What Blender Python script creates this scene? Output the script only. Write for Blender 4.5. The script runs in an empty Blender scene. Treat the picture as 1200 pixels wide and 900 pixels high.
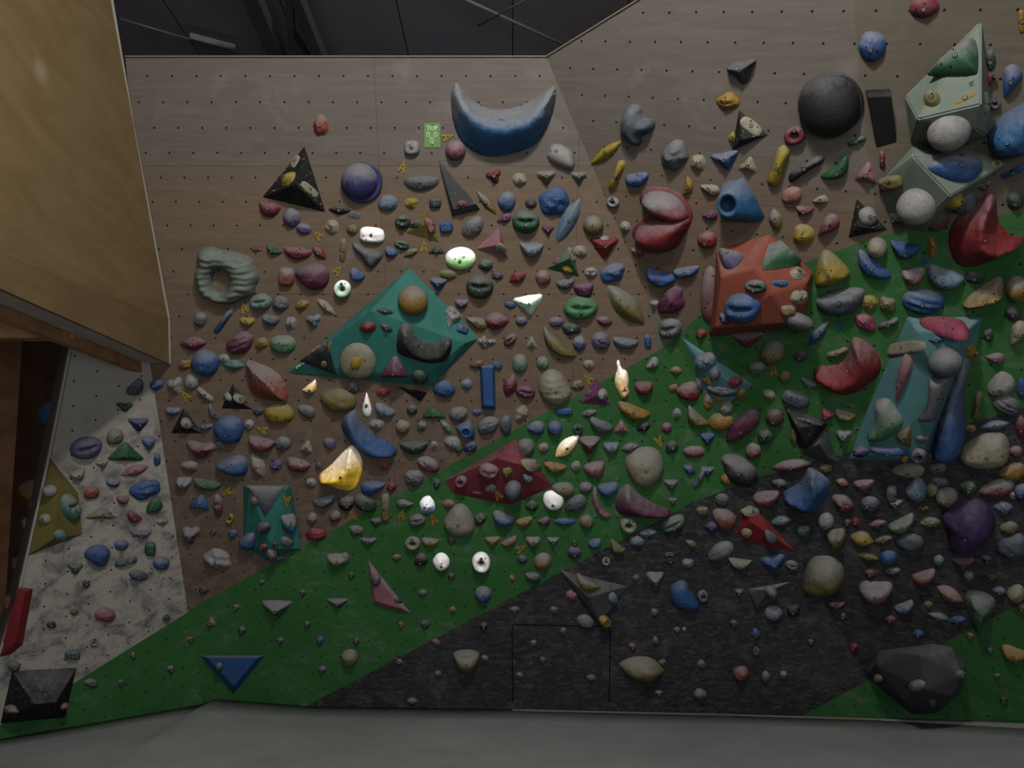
import bpy, bmesh, math, random
from mathutils import Vector, Matrix, noise
from mathutils.bvhtree import BVHTree
from mathutils.geometry import delaunay_2d_cdt
random.seed(7)
S = bpy.context.scene
COL = S.collection
F = 906.0                      # focal length in pixels of the 1200x900 frame
TH = math.radians(9.7)         # upward tilt of the camera
CT, ST = math.cos(TH), math.sin(TH)
CAM = Vector((0, 0, 1.5))

# ------------------------------------------------------------------ camera, light, exposure
cam_d = bpy.data.cameras.new('camera'); cam = bpy.data.objects.new('camera', cam_d); COL.objects.link(cam)
cam_d.sensor_width = 36; cam_d.lens = F / 1200 * 36
cam.location = CAM; cam.rotation_euler = (math.pi / 2 + TH, 0, 0)
S.camera = cam
S.view_settings.view_transform = 'Standard'; S.view_settings.look = 'None'
S.view_settings.exposure = 0.0; S.view_settings.gamma = 1.0
S.view_settings.use_curve_mapping = False
w = bpy.data.worlds.new('world'); S.world = w; w.use_nodes = True
w.node_tree.nodes['Background'].inputs[0].default_value = (0.93, 0.95, 1.0, 1)
w.node_tree.nodes['Background'].inputs[1].default_value = 0.31
def area(name, loc, target, size, power, col=(1, 0.96, 0.9)):
    d = bpy.data.lights.new(name, 'AREA'); d.shape = 'RECTANGLE'; d.size, d.size_y = size
    d.energy = power; d.color = col
    o = bpy.data.objects.new(name, d); COL.objects.link(o); o.location = loc
    o.rotation_euler = (Vector(target) - Vector(loc)).to_track_quat('-Z', 'Y').to_euler()
area('ceiling_lamp', (0.15, 0.9, 5.1), (0.2, 5.2, 2.2), (0.22, 0.22), 185)
area('ceiling_lamp', (-0.2, 0.6, 5.1), (0.0, 5.0, 2.2), (0.2, 0.2), 80)
area('ceiling_lamp', (-0.3, -1.6, 5.0), (0, 5.2, 1.6), (1.6, 0.5), 80)
area('fill_light', (0.3, -5.5, 1.3), (0, 6, 1.9), (8, 2.2), 300, (0.95, 0.97, 1.0))  # added broad fill from behind the camera to lift undersides; no window there

# ------------------------------------------------------------------ pixel -> place
def ray(px, py):
    X, U, D = (px - 600) / F, (450 - py) / F, 1.0
    return Vector((X, D * CT - U * ST, D * ST + U * CT))
def cam2w(X, U, D): return CAM + Vector((X, D * CT - U * ST, D * ST + U * CT))
class Plane:
    def __init__(s, a, b, c):  s.a, s.b, s.c = a, b, c; s.fin()
    def fin(s):
        p0, p1, p2 = s.at(600, 450), s.at(700, 450), s.at(600, 350)
        s.p = p0; s.n = (p1 - p0).cross(p2 - p0).normalized()
        if s.n.dot(CAM - p0) < 0: s.n = -s.n
    def D(s, px, py): return s.a / (1 - s.b * (px - 600) / F - s.c * (450 - py) / F)
    def at(s, px, py, h=0.0):
        d = s.D(px, py); p = CAM + ray(px, py) * d
        if h: p = p + ray(px, py) * (h / ray(px, py).dot(s.n))
        return p
def camc(p):
    v = p - CAM
    return (v.x, -v.y * ST + v.z * CT, v.y * CT + v.z * ST)
def plane3(p, q, r):
    A, B, C = camc(p), camc(q), camc(r)
    x1, u1, d1 = B[0] - A[0], B[1] - A[1], B[2] - A[2]
    x2, u2, d2 = C[0] - A[0], C[1] - A[1], C[2] - A[2]
    det = x1 * u2 - x2 * u1
    b = (d1 * u2 - d2 * u1) / det; c = (x1 * d2 - x2 * d1) / det
    return Plane(A[2] - b * A[0] - c * A[1], b, c)
PA = Plane(5.33, 0.0, -0.3185)
PB = Plane(6.07, -0.624, -0.625)
P2 = plane3(PA.at(756, 342), PA.at(863, 838), PB.at(1045, 842))
PC = plane3(PA.at(178, 440), PA.at(237, 825), cam2w(-3.503, -2.423, 5.29))

# ------------------------------------------------------------------ materials
def lin(c): return tuple(((v / 255) / 12.92 if v / 255 <= .04045 else ((v / 255 + .055) / 1.055) ** 2.4) for v in c)
GAIN = 1.0
def alb(c, g=None):
    l = lin(c); return tuple(min(.92, v * (g or GAIN)) for v in l) + (1,)
PAL = {  # name: (look in the room, words)
 'blue': ((24, 58, 104), 'blue'), 'navy': ((30, 30, 78), 'navy blue'), 'lblue': ((66, 86, 104), 'pale blue'), 'sky': ((20, 68, 108), 'bright blue'),
 'violet': ((62, 56, 86), 'violet grey'), 'purple': ((78, 36, 66), 'purple'), 'dpurple': ((40, 18, 58), 'dark purple'),
 'plum': ((72, 26, 52), 'plum'), 'pink': ((110, 38, 58), 'pink'), 'rose': ((108, 66, 72), 'dusty rose'), 'red': ((98, 19, 24), 'red'),
 'dred': ((88, 28, 36), 'dark red'), 'orange': ((106, 48, 34), 'orange'), 'salmon': ((112, 74, 62), 'salmon'),
 'yellow': ((118, 100, 22), 'yellow'), 'mustard': ((112, 82, 20), 'mustard yellow'), 'olive': ((84, 76, 32), 'olive yellow'),
 'green': ((22, 66, 36), 'green'), 'dgreen': ((26, 48, 34), 'dark green'), 'lgreen': ((52, 100, 62), 'light green'), 'mint': ((76, 98, 84), 'mint green'),
 'aqua': ((50, 96, 88), 'aqua'), 'white': ((108, 107, 105), 'white'), 'cream': ((110, 104, 86), 'cream'), 'grey': ((68, 70, 74), 'grey'),
 'dgrey': ((44, 45, 48), 'dark grey'), 'black': ((17, 17, 19), 'black'), 'sage': ((80, 90, 80), 'sage green'), 'teal': ((28, 88, 80), 'teal'),
 'teal2': ((56, 98, 100), 'pale teal'), 'tan': ((74, 60, 42), 'tan'), 'slate': ((50, 60, 70), 'slate grey'), 'brown': ((60, 36, 34), 'brown'),
 'lime': ((82, 120, 66), 'lime green')}
BR = {'Bwhite': ((226, 222, 222), 'bright white'), 'Bgreen': ((150, 212, 128), 'bright pale green'), 'Byellow': ((244, 196, 48), 'bright yellow'),  # highlighted holds: the highlight's brightness is put into the base colour
      'Bcream': ((238, 196, 130), 'bright cream'), 'Bmint': ((168, 205, 178), 'bright mint'), 'Bblue': ((105, 125, 175), 'bright pale blue')}
ALLC = dict(PAL); ALLC.update(BR)
MATS = {}
def N(nt, t, **kw):
    n = nt.nodes.new(t)
    for k, v in kw.items(): setattr(n, k, v)
    return n
def math_node(nt, op, a, b=None, clamp=False):
    n = N(nt, 'ShaderNodeMath', operation=op, use_clamp=clamp)
    for i, v in enumerate((a, b)):
        if v is None: continue
        if isinstance(v, (int, float)): n.inputs[i].default_value = v
        else: nt.links.new(v, n.inputs[i])
    return n.outputs[0]
def mixc(nt, f, a, b):
    n = N(nt, 'ShaderNodeMix', data_type='RGBA')
    if isinstance(f, (int, float)): n.inputs[0].default_value = f
    else: nt.links.new(f, n.inputs[0])
    for i, v in ((6, a), (7, b)):
        if isinstance(v, tuple): n.inputs[i].default_value = v
        else: nt.links.new(v, n.inputs[i])
    return n.outputs[2]
def nz(nt, vec, scale, detail=4, rough=.6, dist=0.0, mapping=None):
    if mapping:
        m = N(nt, 'ShaderNodeMapping'); nt.links.new(vec, m.inputs[0]); m.inputs['Scale'].default_value = mapping; vec = m.outputs[0]
    n = N(nt, 'ShaderNodeTexNoise'); nt.links.new(vec, n.inputs['Vector'])
    n.inputs['Scale'].default_value = scale; n.inputs['Detail'].default_value = detail
    n.inputs['Roughness'].default_value = rough; n.inputs['Distortion'].default_value = dist
    return n.outputs['Fac']
def ramp(nt, f, lo, hi):
    n = N(nt, 'ShaderNodeMapRange', interpolation_type='SMOOTHSTEP'); nt.links.new(f, n.inputs[0])
    n.inputs[1].default_value = lo; n.inputs[2].default_value = hi
    return n.outputs[0]
def base_mat(name, rough=.75, spec=.15):
    m = bpy.data.materials.new(name); m.use_nodes = True
    b = m.node_tree.nodes['Principled BSDF']; b.inputs['Roughness'].default_value = rough
    b.inputs['Specular IOR Level'].default_value = spec
    return m, m.node_tree, b
def bump(nt, b, h, strength, dist=.01):
    n = N(nt, 'ShaderNodeBump'); n.inputs['Strength'].default_value = strength; n.inputs['Distance'].default_value = dist
    nt.links.new(h, n.inputs['Height']); nt.links.new(n.outputs[0], b.inputs['Normal'])
def dusty(c, k=.16):
    g = sum(c) / 3; return tuple(v * (1 - k) + g * k for v in c)
def hold_mat(c, chalk):
    """cast resin: solid colour under climbing chalk that has settled on the upper and upward-facing side"""
    key = (c, chalk)
    if key in MATS: return MATS[key]
    m, nt, b = base_mat('%s_resin_%d' % (ALLC[c][1].replace(' ', '_'), chalk), .6, .22)
    tc = N(nt, 'ShaderNodeTexCoord'); ob = tc.outputs['Object']; ge = N(nt, 'ShaderNodeSeparateXYZ'); nt.links.new(tc.outputs['Generated'], ge.inputs[0])
    oi = N(nt, 'ShaderNodeObjectInfo')
    va = N(nt, 'ShaderNodeVectorMath', operation='ADD'); nt.links.new(ob, va.inputs[0]); nt.links.new(oi.outputs['Location'], va.inputs[1])
    n1 = nz(nt, va.outputs[0], 26, 8, .72); n2 = nz(nt, va.outputs[0], 120, 4, .7); n3 = nz(nt, va.outputs[0], 48, 6, .75, .8)
    gm = N(nt, 'ShaderNodeNewGeometry'); gz = N(nt, 'ShaderNodeSeparateXYZ'); nt.links.new(gm.outputs['Normal'], gz.inputs[0])
    f = math_node(nt, 'ADD', math_node(nt, 'MULTIPLY', ge.outputs[1], .8), math_node(nt, 'MULTIPLY', gz.outputs[2], .25))
    f = math_node(nt, 'ADD', f, math_node(nt, 'MULTIPLY', n1, .8))
    f = ramp(nt, f, 1.02 - chalk * .085, 1.4 - chalk * .05)
    f = math_node(nt, 'MULTIPLY', f, min(.92, .06 + chalk * .115))
    sp = math_node(nt, 'MULTIPLY', ramp(nt, n2, .56, .72), .16 + .025 * chalk)
    f = math_node(nt, 'MAXIMUM', f, sp)
    bright = c in BR
    g = GAIN
    c0 = alb(ALLC[c][0] if bright else dusty(ALLC[c][0])); ck = alb((252, 250, 250)) if bright else alb((92, 91, 91))
    dk = tuple(v * .72 for v in c0[:3]) + (1,)
    col = mixc(nt, ramp(nt, n1, .3, .7), dk, c0)
    col = mixc(nt, f, col, ck)
    if not bright:   # rubber and skin grime worn into the texture
        col = mixc(nt, math_node(nt, 'MULTIPLY', ramp(nt, n3, .5, .72), .42), col, alb((30, 29, 31)))
    else: col = mixc(nt, math_node(nt, 'MULTIPLY', ramp(nt, n3, .52, .75), .3), col, alb((140, 135, 130)))
    nt.links.new(col, b.inputs['Base Color'])
    bump(nt, b, math_node(nt, 'ADD', n2, n3), .6, .005)
    MATS[key] = m; return m
def flat_mat(name, c, rough=.7, spec=.2, var=0.0, scale=20, metal=0.0):
    if name in MATS: return MATS[name]
    m, nt, b = base_mat(name, rough, spec)
    tc = N(nt, 'ShaderNodeTexCoord'); n1 = nz(nt, tc.outputs['Object'], scale, 5)
    c0 = alb(c); dk = tuple(v * (1 - var) for v in c0[:3]) + (1,)
    nt.links.new(mixc(nt, ramp(nt, n1, .3, .7), dk, c0), b.inputs['Base Color'])
    b.inputs['Metallic'].default_value = metal
    MATS[name] = m; return m
def vol_mat(c, chalk=3, speck=False, grime=.3):
    key = ('vol', c, chalk, speck)
    if key in MATS: return MATS[key]
    m, nt, b = base_mat('%s_painted_plywood_%d' % (ALLC[c][1].replace(' ', '_'), chalk), .7, .18)
    tc = N(nt, 'ShaderNodeTexCoord'); ob = tc.outputs['Object']
    n1 = nz(nt, ob, 7, 6); n2 = nz(nt, ob, 70, 4, .7)
    gm = N(nt, 'ShaderNodeNewGeometry'); gz = N(nt, 'ShaderNodeSeparateXYZ'); nt.links.new(gm.outputs['Normal'], gz.inputs[0])
    c0 = alb(dusty(ALLC[c][0]))
    f = math_node(nt, 'ADD', math_node(nt, 'MULTIPLY', n1, .9), math_node(nt, 'MULTIPLY', n2, .35))
    f = math_node(nt, 'ADD', f, math_node(nt, 'MULTIPLY', gz.outputs[2], .5))
    f = math_node(nt, 'MULTIPLY', ramp(nt, f, .95 - chalk * .08, 1.35 - chalk * .07), .12 + chalk * .07)
    col = mixc(nt, f, mixc(nt, ramp(nt, n1, .3, .7), tuple(v * .8 for v in c0[:3]) + (1,), c0), alb((96, 95, 95)))
    if speck:
        n3 = nz(nt, ob, 85, 1, .4); col = mixc(nt, math_node(nt, 'MULTIPLY', ramp(nt, n3, .68, .72), .7), col, alb((110, 108, 100)))
    nt.links.new(col, b.inputs['Base Color']); MATS[key] = m; return m
def wall_mat(name, kind, u0, v0, sp, joints=()):
    """one sheet of climbing-wall plywood: bolt-hole grid and panel joints in metres of the sheet's own plane"""
    m, nt, b = base_mat(name, .8, .12)
    tc = N(nt, 'ShaderNodeTexCoord'); ob = tc.outputs['Object']; xyz = N(nt, 'ShaderNodeSeparateXYZ'); nt.links.new(ob, xyz.inputs[0])
    X, Y = xyz.outputs[0], xyz.outputs[1]
    yy = math_node(nt, 'DIVIDE', math_node(nt, 'SUBTRACT', Y, v0), sp)
    ry = math_node(nt, 'ROUND', yy); dy = math_node(nt, 'SUBTRACT', yy, ry)
    odd = math_node(nt, 'MULTIPLY', math_node(nt, 'FLOORED_MODULO', ry, 2.0), .5)
    xx = math_node(nt, 'SUBTRACT', math_node(nt, 'DIVIDE', math_node(nt, 'SUBTRACT', X, u0), sp), odd)
    dx = math_node(nt, 'SUBTRACT', xx, math_node(nt, 'ROUND', xx))
    d = math_node(nt, 'SQRT', math_node(nt, 'ADD', math_node(nt, 'MULTIPLY', dx, dx), math_node(nt, 'MULTIPLY', dy, dy)))
    hole = math_node(nt, 'LESS_THAN', d, .046)
    big = nz(nt, ob, 1.3, 4, .6)
    fine = nz(nt, ob, 9, 6, .7)
    spk = nz(nt, ob, 90, 3, .7)
    if kind in ('wood', 'wood2'):
        g = nz(nt, ob, 2.2, 6, .6, 1.5, (1, 7, 1))
        a = (75, 70, 65) if kind == 'wood' else (70, 65, 56)
        c = mixc(nt, ramp(nt, g, .25, .75), alb(tuple(v * .93 for v in a)), alb(tuple(v * 1.05 for v in a)))
        if kind == 'wood':      # the sheets under the first joint are an older, warmer veneer
            c2 = mixc(nt, ramp(nt, g, .25, .75), alb((76, 63, 50)), alb((87, 72, 57)))
            c = mixc(nt, math_node(nt, 'MULTIPLY', ramp(nt, Y, -.40, -.75), .75), c, c2)
        smudge = math_node(nt, 'MULTIPLY', ramp(nt, nz(nt, ob, 3.5, 5, .65, .6), .56, .78), .35)
        c = mixc(nt, smudge, c, alb((98, 95, 92)))
        # noise-broken darker tone, denser on the lower half of the sheet
        low = ramp(nt, Y, -.9, -3.2)
        mottle = math_node(nt, 'MULTIPLY', math_node(nt, 'MULTIPLY', ramp(nt, fine, .36, .7), low), .6)
        c = mixc(nt, mottle, c, alb((44, 40, 40)))
    elif kind == 'green':
        c = mixc(nt, ramp(nt, big, .3, .7), alb((31, 66, 31)), alb((35, 74, 36)))
        st = math_node(nt, 'MULTIPLY', ramp(nt, nz(nt, ob, 5, 8, .75, .5, (1, 1.6, 1)), .46, .72), .5)
        st = math_node(nt, 'MULTIPLY', st, math_node(nt, 'ADD', ramp(nt, big, .4, .62), .25))
        c = mixc(nt, st, c, alb((84, 90, 82)))
        c = mixc(nt, math_node(nt, 'MULTIPLY', ramp(nt, spk, .6, .75), .18), c, alb((110, 112, 108)))
    elif kind == 'black':
        c = mixc(nt, ramp(nt, big, .3, .7), alb((27, 27, 30)), alb((36, 36, 38)))
        st = math_node(nt, 'MULTIPLY', ramp(nt, nz(nt, ob, 12, 9, .8, .8, (1, 2.6, 1)), .46, .72), .62)
        c = mixc(nt, st, c, alb((80, 80, 80)))
        c = mixc(nt, math_node(nt, 'MULTIPLY', ramp(nt, nz(nt, ob, 4, 6, .7, .4), .5, .75), .35), c, alb((84, 84, 84)))
    elif kind == 'white':
        low = ramp(nt, Y, .05, -.55)
        c = alb((116, 112, 105))
        st = math_node(nt, 'MULTIPLY', math_node(nt, 'MULTIPLY', ramp(nt, nz(nt, ob, 6, 8, .7, .5), .42, .66), low), .8)
        c = mixc(nt, st, c, alb((46, 46, 52)))
        c = mixc(nt, math_node(nt, 'MULTIPLY', math_node(nt, 'MULTIPLY', ramp(nt, nz(nt, ob, 9, 7, .7, 1.2), .5, .64), low), .5), c, alb((118, 115, 112)))
        c = mixc(nt, math_node(nt, 'MULTIPLY', ramp(nt, fine, .62, .72), .35), c, alb((58, 56, 58)))
    for ax, pos in joints:
        q = math_node(nt, 'LESS_THAN', math_node(nt, 'ABSOLUTE', math_node(nt, 'SUBTRACT', X if ax == 'x' else Y, pos)), .0022)
        c = mixc(nt, math_node(nt, 'MULTIPLY', q, .45), c, alb((30, 26, 24)))
    c = mixc(nt, hole, c, alb((12, 11, 10)))
    nt.links.new(c, b.inputs['Base Color'])
    return m

# ------------------------------------------------------------------ object helpers
def link(name, me, mats, parent=None, kind=None, M=None):
    o = bpy.data.objects.new(name, me); COL.objects.link(o)
    for m in (mats if isinstance(mats, (list, tuple)) else [mats]):
        if m and not me.materials.get(m.name): me.materials.append(m)
    if parent: o.parent = parent
    if kind: o['kind'] = kind
    if M is not None:
        if parent: o.matrix_basis = M
        else: o.matrix_world = M
    return o
def bm_mesh(bm, name, smooth=False, angle=None):
    bmesh.ops.recalc_face_normals(bm, faces=bm.faces)
    me = bpy.data.meshes.new(name)
    for f in bm.faces: f.smooth = smooth
    bm.to_mesh(me); bm.free(); return me
def frame(p, n, up=Vector((0, 0, 1))):
    y = (up - n * up.dot(n)).normalized(); x = y.cross(n).normalized()
    return Matrix(((x.x, y.x, n.x, p.x), (x.y, y.y, n.y, p.y), (x.z, y.z, n.z, p.z), (0, 0, 0, 1)))
def hexa(name, a, b, wd, ht, mat, parent=None, up=Vector((0, 0, 1)), bev=.004):
    """a squared timber or rail from point a to point b"""
    a, b = Vector(a), Vector(b); d = b - a; L = d.length; d.normalize()
    y = (up - d * up.dot(d)).normalized(); x = d.cross(y)
    bm = bmesh.new(); bmesh.ops.create_cube(bm, size=1)
    for v in bm.verts: v.co = Vector((v.co.x * wd, v.co.y * ht, v.co.z * L))
    bmesh.ops.bevel(bm, geom=bm.edges[:], offset=bev, segments=2, affect='EDGES')
    me = bm_mesh(bm, name); c = (a + b) / 2
    M = Matrix(((x.x, y.x, d.x, c.x), (x.y, y.y, d.y, c.y), (x.z, y.z, d.z, c.z), (0, 0, 0, 1)))
    return link(name, me, mat, parent, None, M if parent is None else parent.matrix_world.inverted() @ M)

# ------------------------------------------------------------------ walls
HOSTS = []   # (verts, faces, tag) for the placing ray
def facet(name, plane, polys, org, xdir_to, holes, joints=()):
    """polys: [(kind, px points)]; one wall sheet 2 cm thick with a painted colour field per kind"""
    p = plane.at(*org); q = plane.at(*xdir_to)
    x = (q - p).normalized(); n = plane.n; y = n.cross(x)
    M = Matrix(((x.x, y.x, n.x, p.x), (x.y, y.y, n.y, p.y), (x.z, y.z, n.z, p.z), (0, 0, 0, 1)))
    Mi = M.inverted(); bm = bmesh.new(); mats = []; hv, hf = [], []
    for kind, pts in polys:
        key = kind
        m = wall_mat(name + '_' + kind + '_paint', kind, 0, 0, .15, joints); mats.append(m)
        P = [Mi @ plane.at(*a) for a in pts]
        vs = [bm.verts.new((v.x, v.y, 0)) for v in P]
        f = bm.faces.new(vs); f.material_index = len(mats) - 1
        b0 = len(hv); hv += [plane.at(*a) for a in pts]; hf.append(tuple(range(b0, b0 + len(pts))))
        HOSTS.append(([plane.at(*a) for a in pts], [tuple(range(len(pts)))], ('wall', kind, name)))
    bmesh.ops.remove_doubles(bm, verts=bm.verts, dist=.002)
    for f in bm.faces:
        if f.normal.z < 0: f.normal_flip()
    bd = [e for e in bm.edges if e.is_boundary]
    r = bmesh.ops.extrude_edge_only(bm, edges=bd)
    for v in r['geom']:
        if isinstance(v, bmesh.types.BMVert): v.co.z -= .03
    me = bpy.data.meshes.new(name); bm.to_mesh(me); bm.free()
    o = link(name, me, mats, None, 'structure', M); return o
facet('wall_back', PA, [
  ('wood', [(147, 66), (640, 66), (756, 342), (771, 411), (220, 715), (178, 440)]),
  ('green', [(220, 715), (771, 411), (809.5, 590), (360, 827), (350, 850), (240.6, 850)]),
  ('black', [(360, 827), (809.5, 590), (866, 853), (350, 855)])],
  (172.7, 89.3), (374, 89.3), None, (('x', 1.39), ('y', -.53), ('y', -1.35), ('y', -2.57), ('x', -.35+3.0)))
facet('wall_right', PB, [
  ('wood', [(640, 66), (753, -4), (997, -50), (1008, 120), (1030, 277), (1000, 287), (937, 310), (823, 367), (788.5, 398), (756, 342)]),
  ('wood2', [(997, -50), (1330, -50), (1330, 236), (1200, 248), (1030, 277), (1008, 120)]),
  ('green', [(788.5, 398), (823, 367), (937, 310), (1000, 287), (1030, 277), (1200, 248), (1330, 236), (1330, 450), (1200, 478), (1130, 497), (963, 538), (882.6, 561)]),
  ('black', [(882.6, 561), (963, 538), (1130, 497), (1200, 478), (1330, 450), (1330, 640), (1192, 710), (1113, 750), (1018, 797)]),
  ('green', [(1018, 797), (1113, 750), (1192, 710), (1330, 640), (1330, 880), (1050, 862)])],
  (668.3, 80), (776.5, 82.7), None, (('y', -.72),))
facet('wall_right_lower', P2, [
  ('wood', [(756, 342), (788.5, 398), (771, 411)]),
  ('green', [(788.5, 398), (882.6, 561), (809.5, 590), (771, 411)]),
  ('black', [(809.5, 590), (882.6, 561), (1018, 797), (937, 841), (915, 858), (866, 853)]),
  ('green', [(937, 841), (1018, 797), (1050, 862), (915, 858)])],
  (800, 500), (860, 496), None)
facet('wall_left', PC, [
  ('white', [(90, 360), (166, 360), (178, 440), (221, 717), (87, 800), (0, 850), (-20, 820), (17, 708), (30, 652), (56, 535), (80, 413)]),
  ('green', [(221, 717), (242, 850), (0, 885), (-30, 860), (0, 850), (87, 800)])],
  (85.8, 475.8), (163, 441.8), None)
# the return face behind the white wall's free edge
wl = [(90, 360), (80, 413), (56, 535), (30, 652), (17, 708), (-20, 820), (-30, 885)]
bm = bmesh.new(); a = [bm.verts.new(PC.at(*p) + PC.n * -.001) for p in wl]
b = [bm.verts.new(PC.at(*p) + Vector((-.98, 1.5, 0))) for p in wl]
for i in range(len(wl) - 1): bm.faces.new((a[i], a[i + 1], b[i + 1], b[i]))
wr = bm_mesh(bm, 'wall_far_left')
link('wall_far_left', wr, flat_mat('bare_grey_plywood', (96, 90, 80), .8, .1, .3, 6), None, 'structure')
HOSTS.append(([PC.at(*p) for p in wl] + [PC.at(*p) + Vector((-.98, 1.5, 0)) for p in wl],
              [(i, i + 1, i + 1 + len(wl), i + len(wl)) for i in range(len(wl) - 1)], ('wall', 'side', 'wall_far_left')))
# white edge strip along the free edge of the white wall
bm = bmesh.new()
for i in range(1, 6):
    p, q = PC.at(*wl[i], .003), PC.at(*wl[i + 1], .003)
    r = Vector((.014, 0, 0)); t = PC.n * .006
    vs = [bm.verts.new(v) for v in (p, q, q + r, p + r, p + t, q + t, q + r + t, p + r + t)]
    for f in ((0, 1, 2, 3), (4, 5, 6, 7), (0, 1, 5, 4), (2, 3, 7, 6), (1, 2, 6, 5), (3, 0, 4, 7)): bm.faces.new([vs[k] for k in f])
link('trim_1', bm_mesh(bm, 'trim_1'), flat_mat('white_edge_paint', (120, 118, 112), .6, .2, .1), None, 'structure')

# thin pale edge of the plywood along the top of the walls
edge_m = flat_mat('raw_plywood_edge', (100, 92, 82), .8, .1, .15)
def strip(name, pl, a, b, wd=.02):
    p, q = pl.at(*a, .002), pl.at(*b, .002); return hexa(name, p, q, wd, .014, edge_m, None, pl.n, .001)
for k, (pl, a, b) in enumerate(((PA, (147, 66), (640, 66)), (PB, (640, 66), (753, -4)))):
    o = strip('trim_%d' % (k + 2), pl, a, b, .007); o['kind'] = 'structure'

# mat: one padded floor running under every wall
wc = [PC.at(-40, 868), PC.at(0, 866), PC.at(100, 849), PC.at(237, 825), PA.at(252, 819), PA.at(370, 828), PA.at(600, 831), PA.at(863, 837), P2.at(1030, 842), PB.at(1200, 849), PB.at(1330, 852)]
bm = bmesh.new(); rows = 26; grid = []
wc = [wc[0] + Vector((-2.5, 0, 0))] + wc + [wc[-1] + Vector((2, .2, 0))]
pts = []
for i in range(len(wc) - 1):
    k = max(2, int((wc[i + 1] - wc[i]).length / .12))
    pts += [wc[i].lerp(wc[i + 1], j / k) for j in range(k)]
pts.append(wc[-1])
for j in range(rows + 1):
    t = j / rows; row = []
    for p in pts:
        s = (1 - t) ** 1.0
        y = p.y * (1 - t) + (-3.5) * t
        z0 = p.z * max(0, 1 - t * 4) + 0.02 * min(1, t * 4)
        z = z0 + .012 * noise.noise(Vector((p.x * 1.3, y * 1.1, 0))) * min(1, t * 8)
        row.append(bm.verts.new((p.x, y + (.0 if j else .0), z)))
    grid.append(row)
for j in range(rows):
    for i in range(len(pts) - 1): bm.faces.new((grid[j][i], grid[j][i + 1], grid[j + 1][i + 1], grid[j + 1][i]))
back = [bm.verts.new((v.co.x, v.co.y, v.co.z - .3)) for v in grid[0]]
for i in range(len(pts) - 1): bm.faces.new((grid[0][i], grid[0][i + 1], back[i + 1], back[i]))
mm, nt, b = base_mat('grey_mat_cover', .75, .15)
tc = N(nt, 'ShaderNodeTexCoord'); n1 = nz(nt, tc.outputs['Object'], 1.2, 6, .65); n2 = nz(nt, tc.outputs['Object'], 60, 6, .8, 2.0, (1, .3, 1))
c = mixc(nt, ramp(nt, n1, .3, .7), alb((98, 101, 100)), alb((110, 113, 112)))
c = mixc(nt, math_node(nt, 'MULTIPLY', ramp(nt, n2, .62, .8), .4), c, alb((50, 50, 50)))
nt.links.new(c, b.inputs['Base Color']); bump(nt, b, n1, .5, .03)
link('floor', bm_mesh(bm, 'floor', True), mm, None, 'structure')
# pale fabric strip that closes the gap between mat and wall
for k, seg in enumerate((((600, 831, PA), (863, 837, PA)), ((863, 837, PA), (1030, 842, P2)), ((1030, 842, P2), (1330, 852, PB)))):
    (x0, y0, p0), (x1, y1, p1) = seg
    o = hexa('trim_%d' % (k + 4), p0.at(x0, y0 + 3, .035), p1.at(x1, y1 + 3, .035), .035, .035, flat_mat('mat_edge_strip', (88, 88, 86), .7, .2, .2)); o['kind'] = 'structure'

# ceiling
def quad(name, pts, mat, kind='structure'):
    bm = bmesh.new(); bm.faces.new([bm.verts.new(p) for p in pts]); return link(name, bm_mesh(bm, name), mat, None, kind)
cm, nt, b = base_mat('dark_ceiling_sheet', .9, .05)
tc = N(nt, 'ShaderNodeTexCoord'); xyz = N(nt, 'ShaderNodeSeparateXYZ'); nt.links.new(tc.outputs['Object'], xyz.inputs[0])
fx = math_node(nt, 'FRACT', math_node(nt, 'DIVIDE', xyz.outputs[0], .86))
ln = math_node(nt, 'LESS_THAN', fx, .012)
c = mixc(nt, ramp(nt, nz(nt, tc.outputs['Object'], .8, 4), .3, .7), alb((88, 82, 84)), alb((98, 95, 101)))
nt.links.new(mixc(nt, ln, c, alb((40, 36, 40))), b.inputs['Base Color'])
ZC = 5.25
quad('ceiling', [(-7, -1, ZC), (7, -1, ZC), (7, 12, ZC), (-7, 12, ZC)], cm)
def onceil(px, py, dz=0): r = ray(px, py); return CAM + r * ((ZC - dz - CAM.z) / r.z)
steel = flat_mat('dark_roof_steel', (62, 60, 64), .6, .2, .2, 4)
tr = bpy.data.objects.new('roof_truss', None); COL.objects.link(tr); tr.location = onceil(330, 20, .2)
tr['label'] = 'dark grey open steel roof truss crossing above the back wall, at upper left'; tr['category'] = 'roof truss'
bpy.context.view_layer.update()
for nm, a, b_, wd in (('chord', (285, -30), (335, 90), .11), ('chord', (338, -30), (386, 90), .07), ('web', (338, -25), (342, 50), .05), ('web', (341, 40), (366, 80), .05)):
    hexa(nm, onceil(*a, .15), onceil(*b_, .15), wd, .12, steel, tr)
def pipe(name, a, b, r, label, cat):
    a, b = Vector(a), Vector(b); bm = bmesh.new()
    bmesh.ops.create_cone(bm, cap_ends=True, segments=12, radius1=r, radius2=r, depth=(b - a).length)
    q = (b - a).to_track_quat('Z', 'Y'); o = link(name, bm_mesh(bm, name, True), steel); o.matrix_world = Matrix.Translation((a + b) / 2) @ q.to_matrix().to_4x4()
    o['label'] = label; o['category'] = cat
pipe('ceiling_pipe', onceil(525, -10, .1), onceil(690, 66, .1), .012, 'thin grey pipe running diagonally along the ceiling, above the large bright blue crescent', 'pipe')
pipe('ceiling_pipe', onceil(690, -40, .25), onceil(560, 30, .25), .007, 'thinner grey conduit crossing the ceiling pipe near the top edge', 'pipe')
o = hexa('light_batten', onceil(222, 44, .08), onceil(275, 58, .08), .07, .05, flat_mat('dull_white_plastic', (60, 60, 62), .5, .3))
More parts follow.
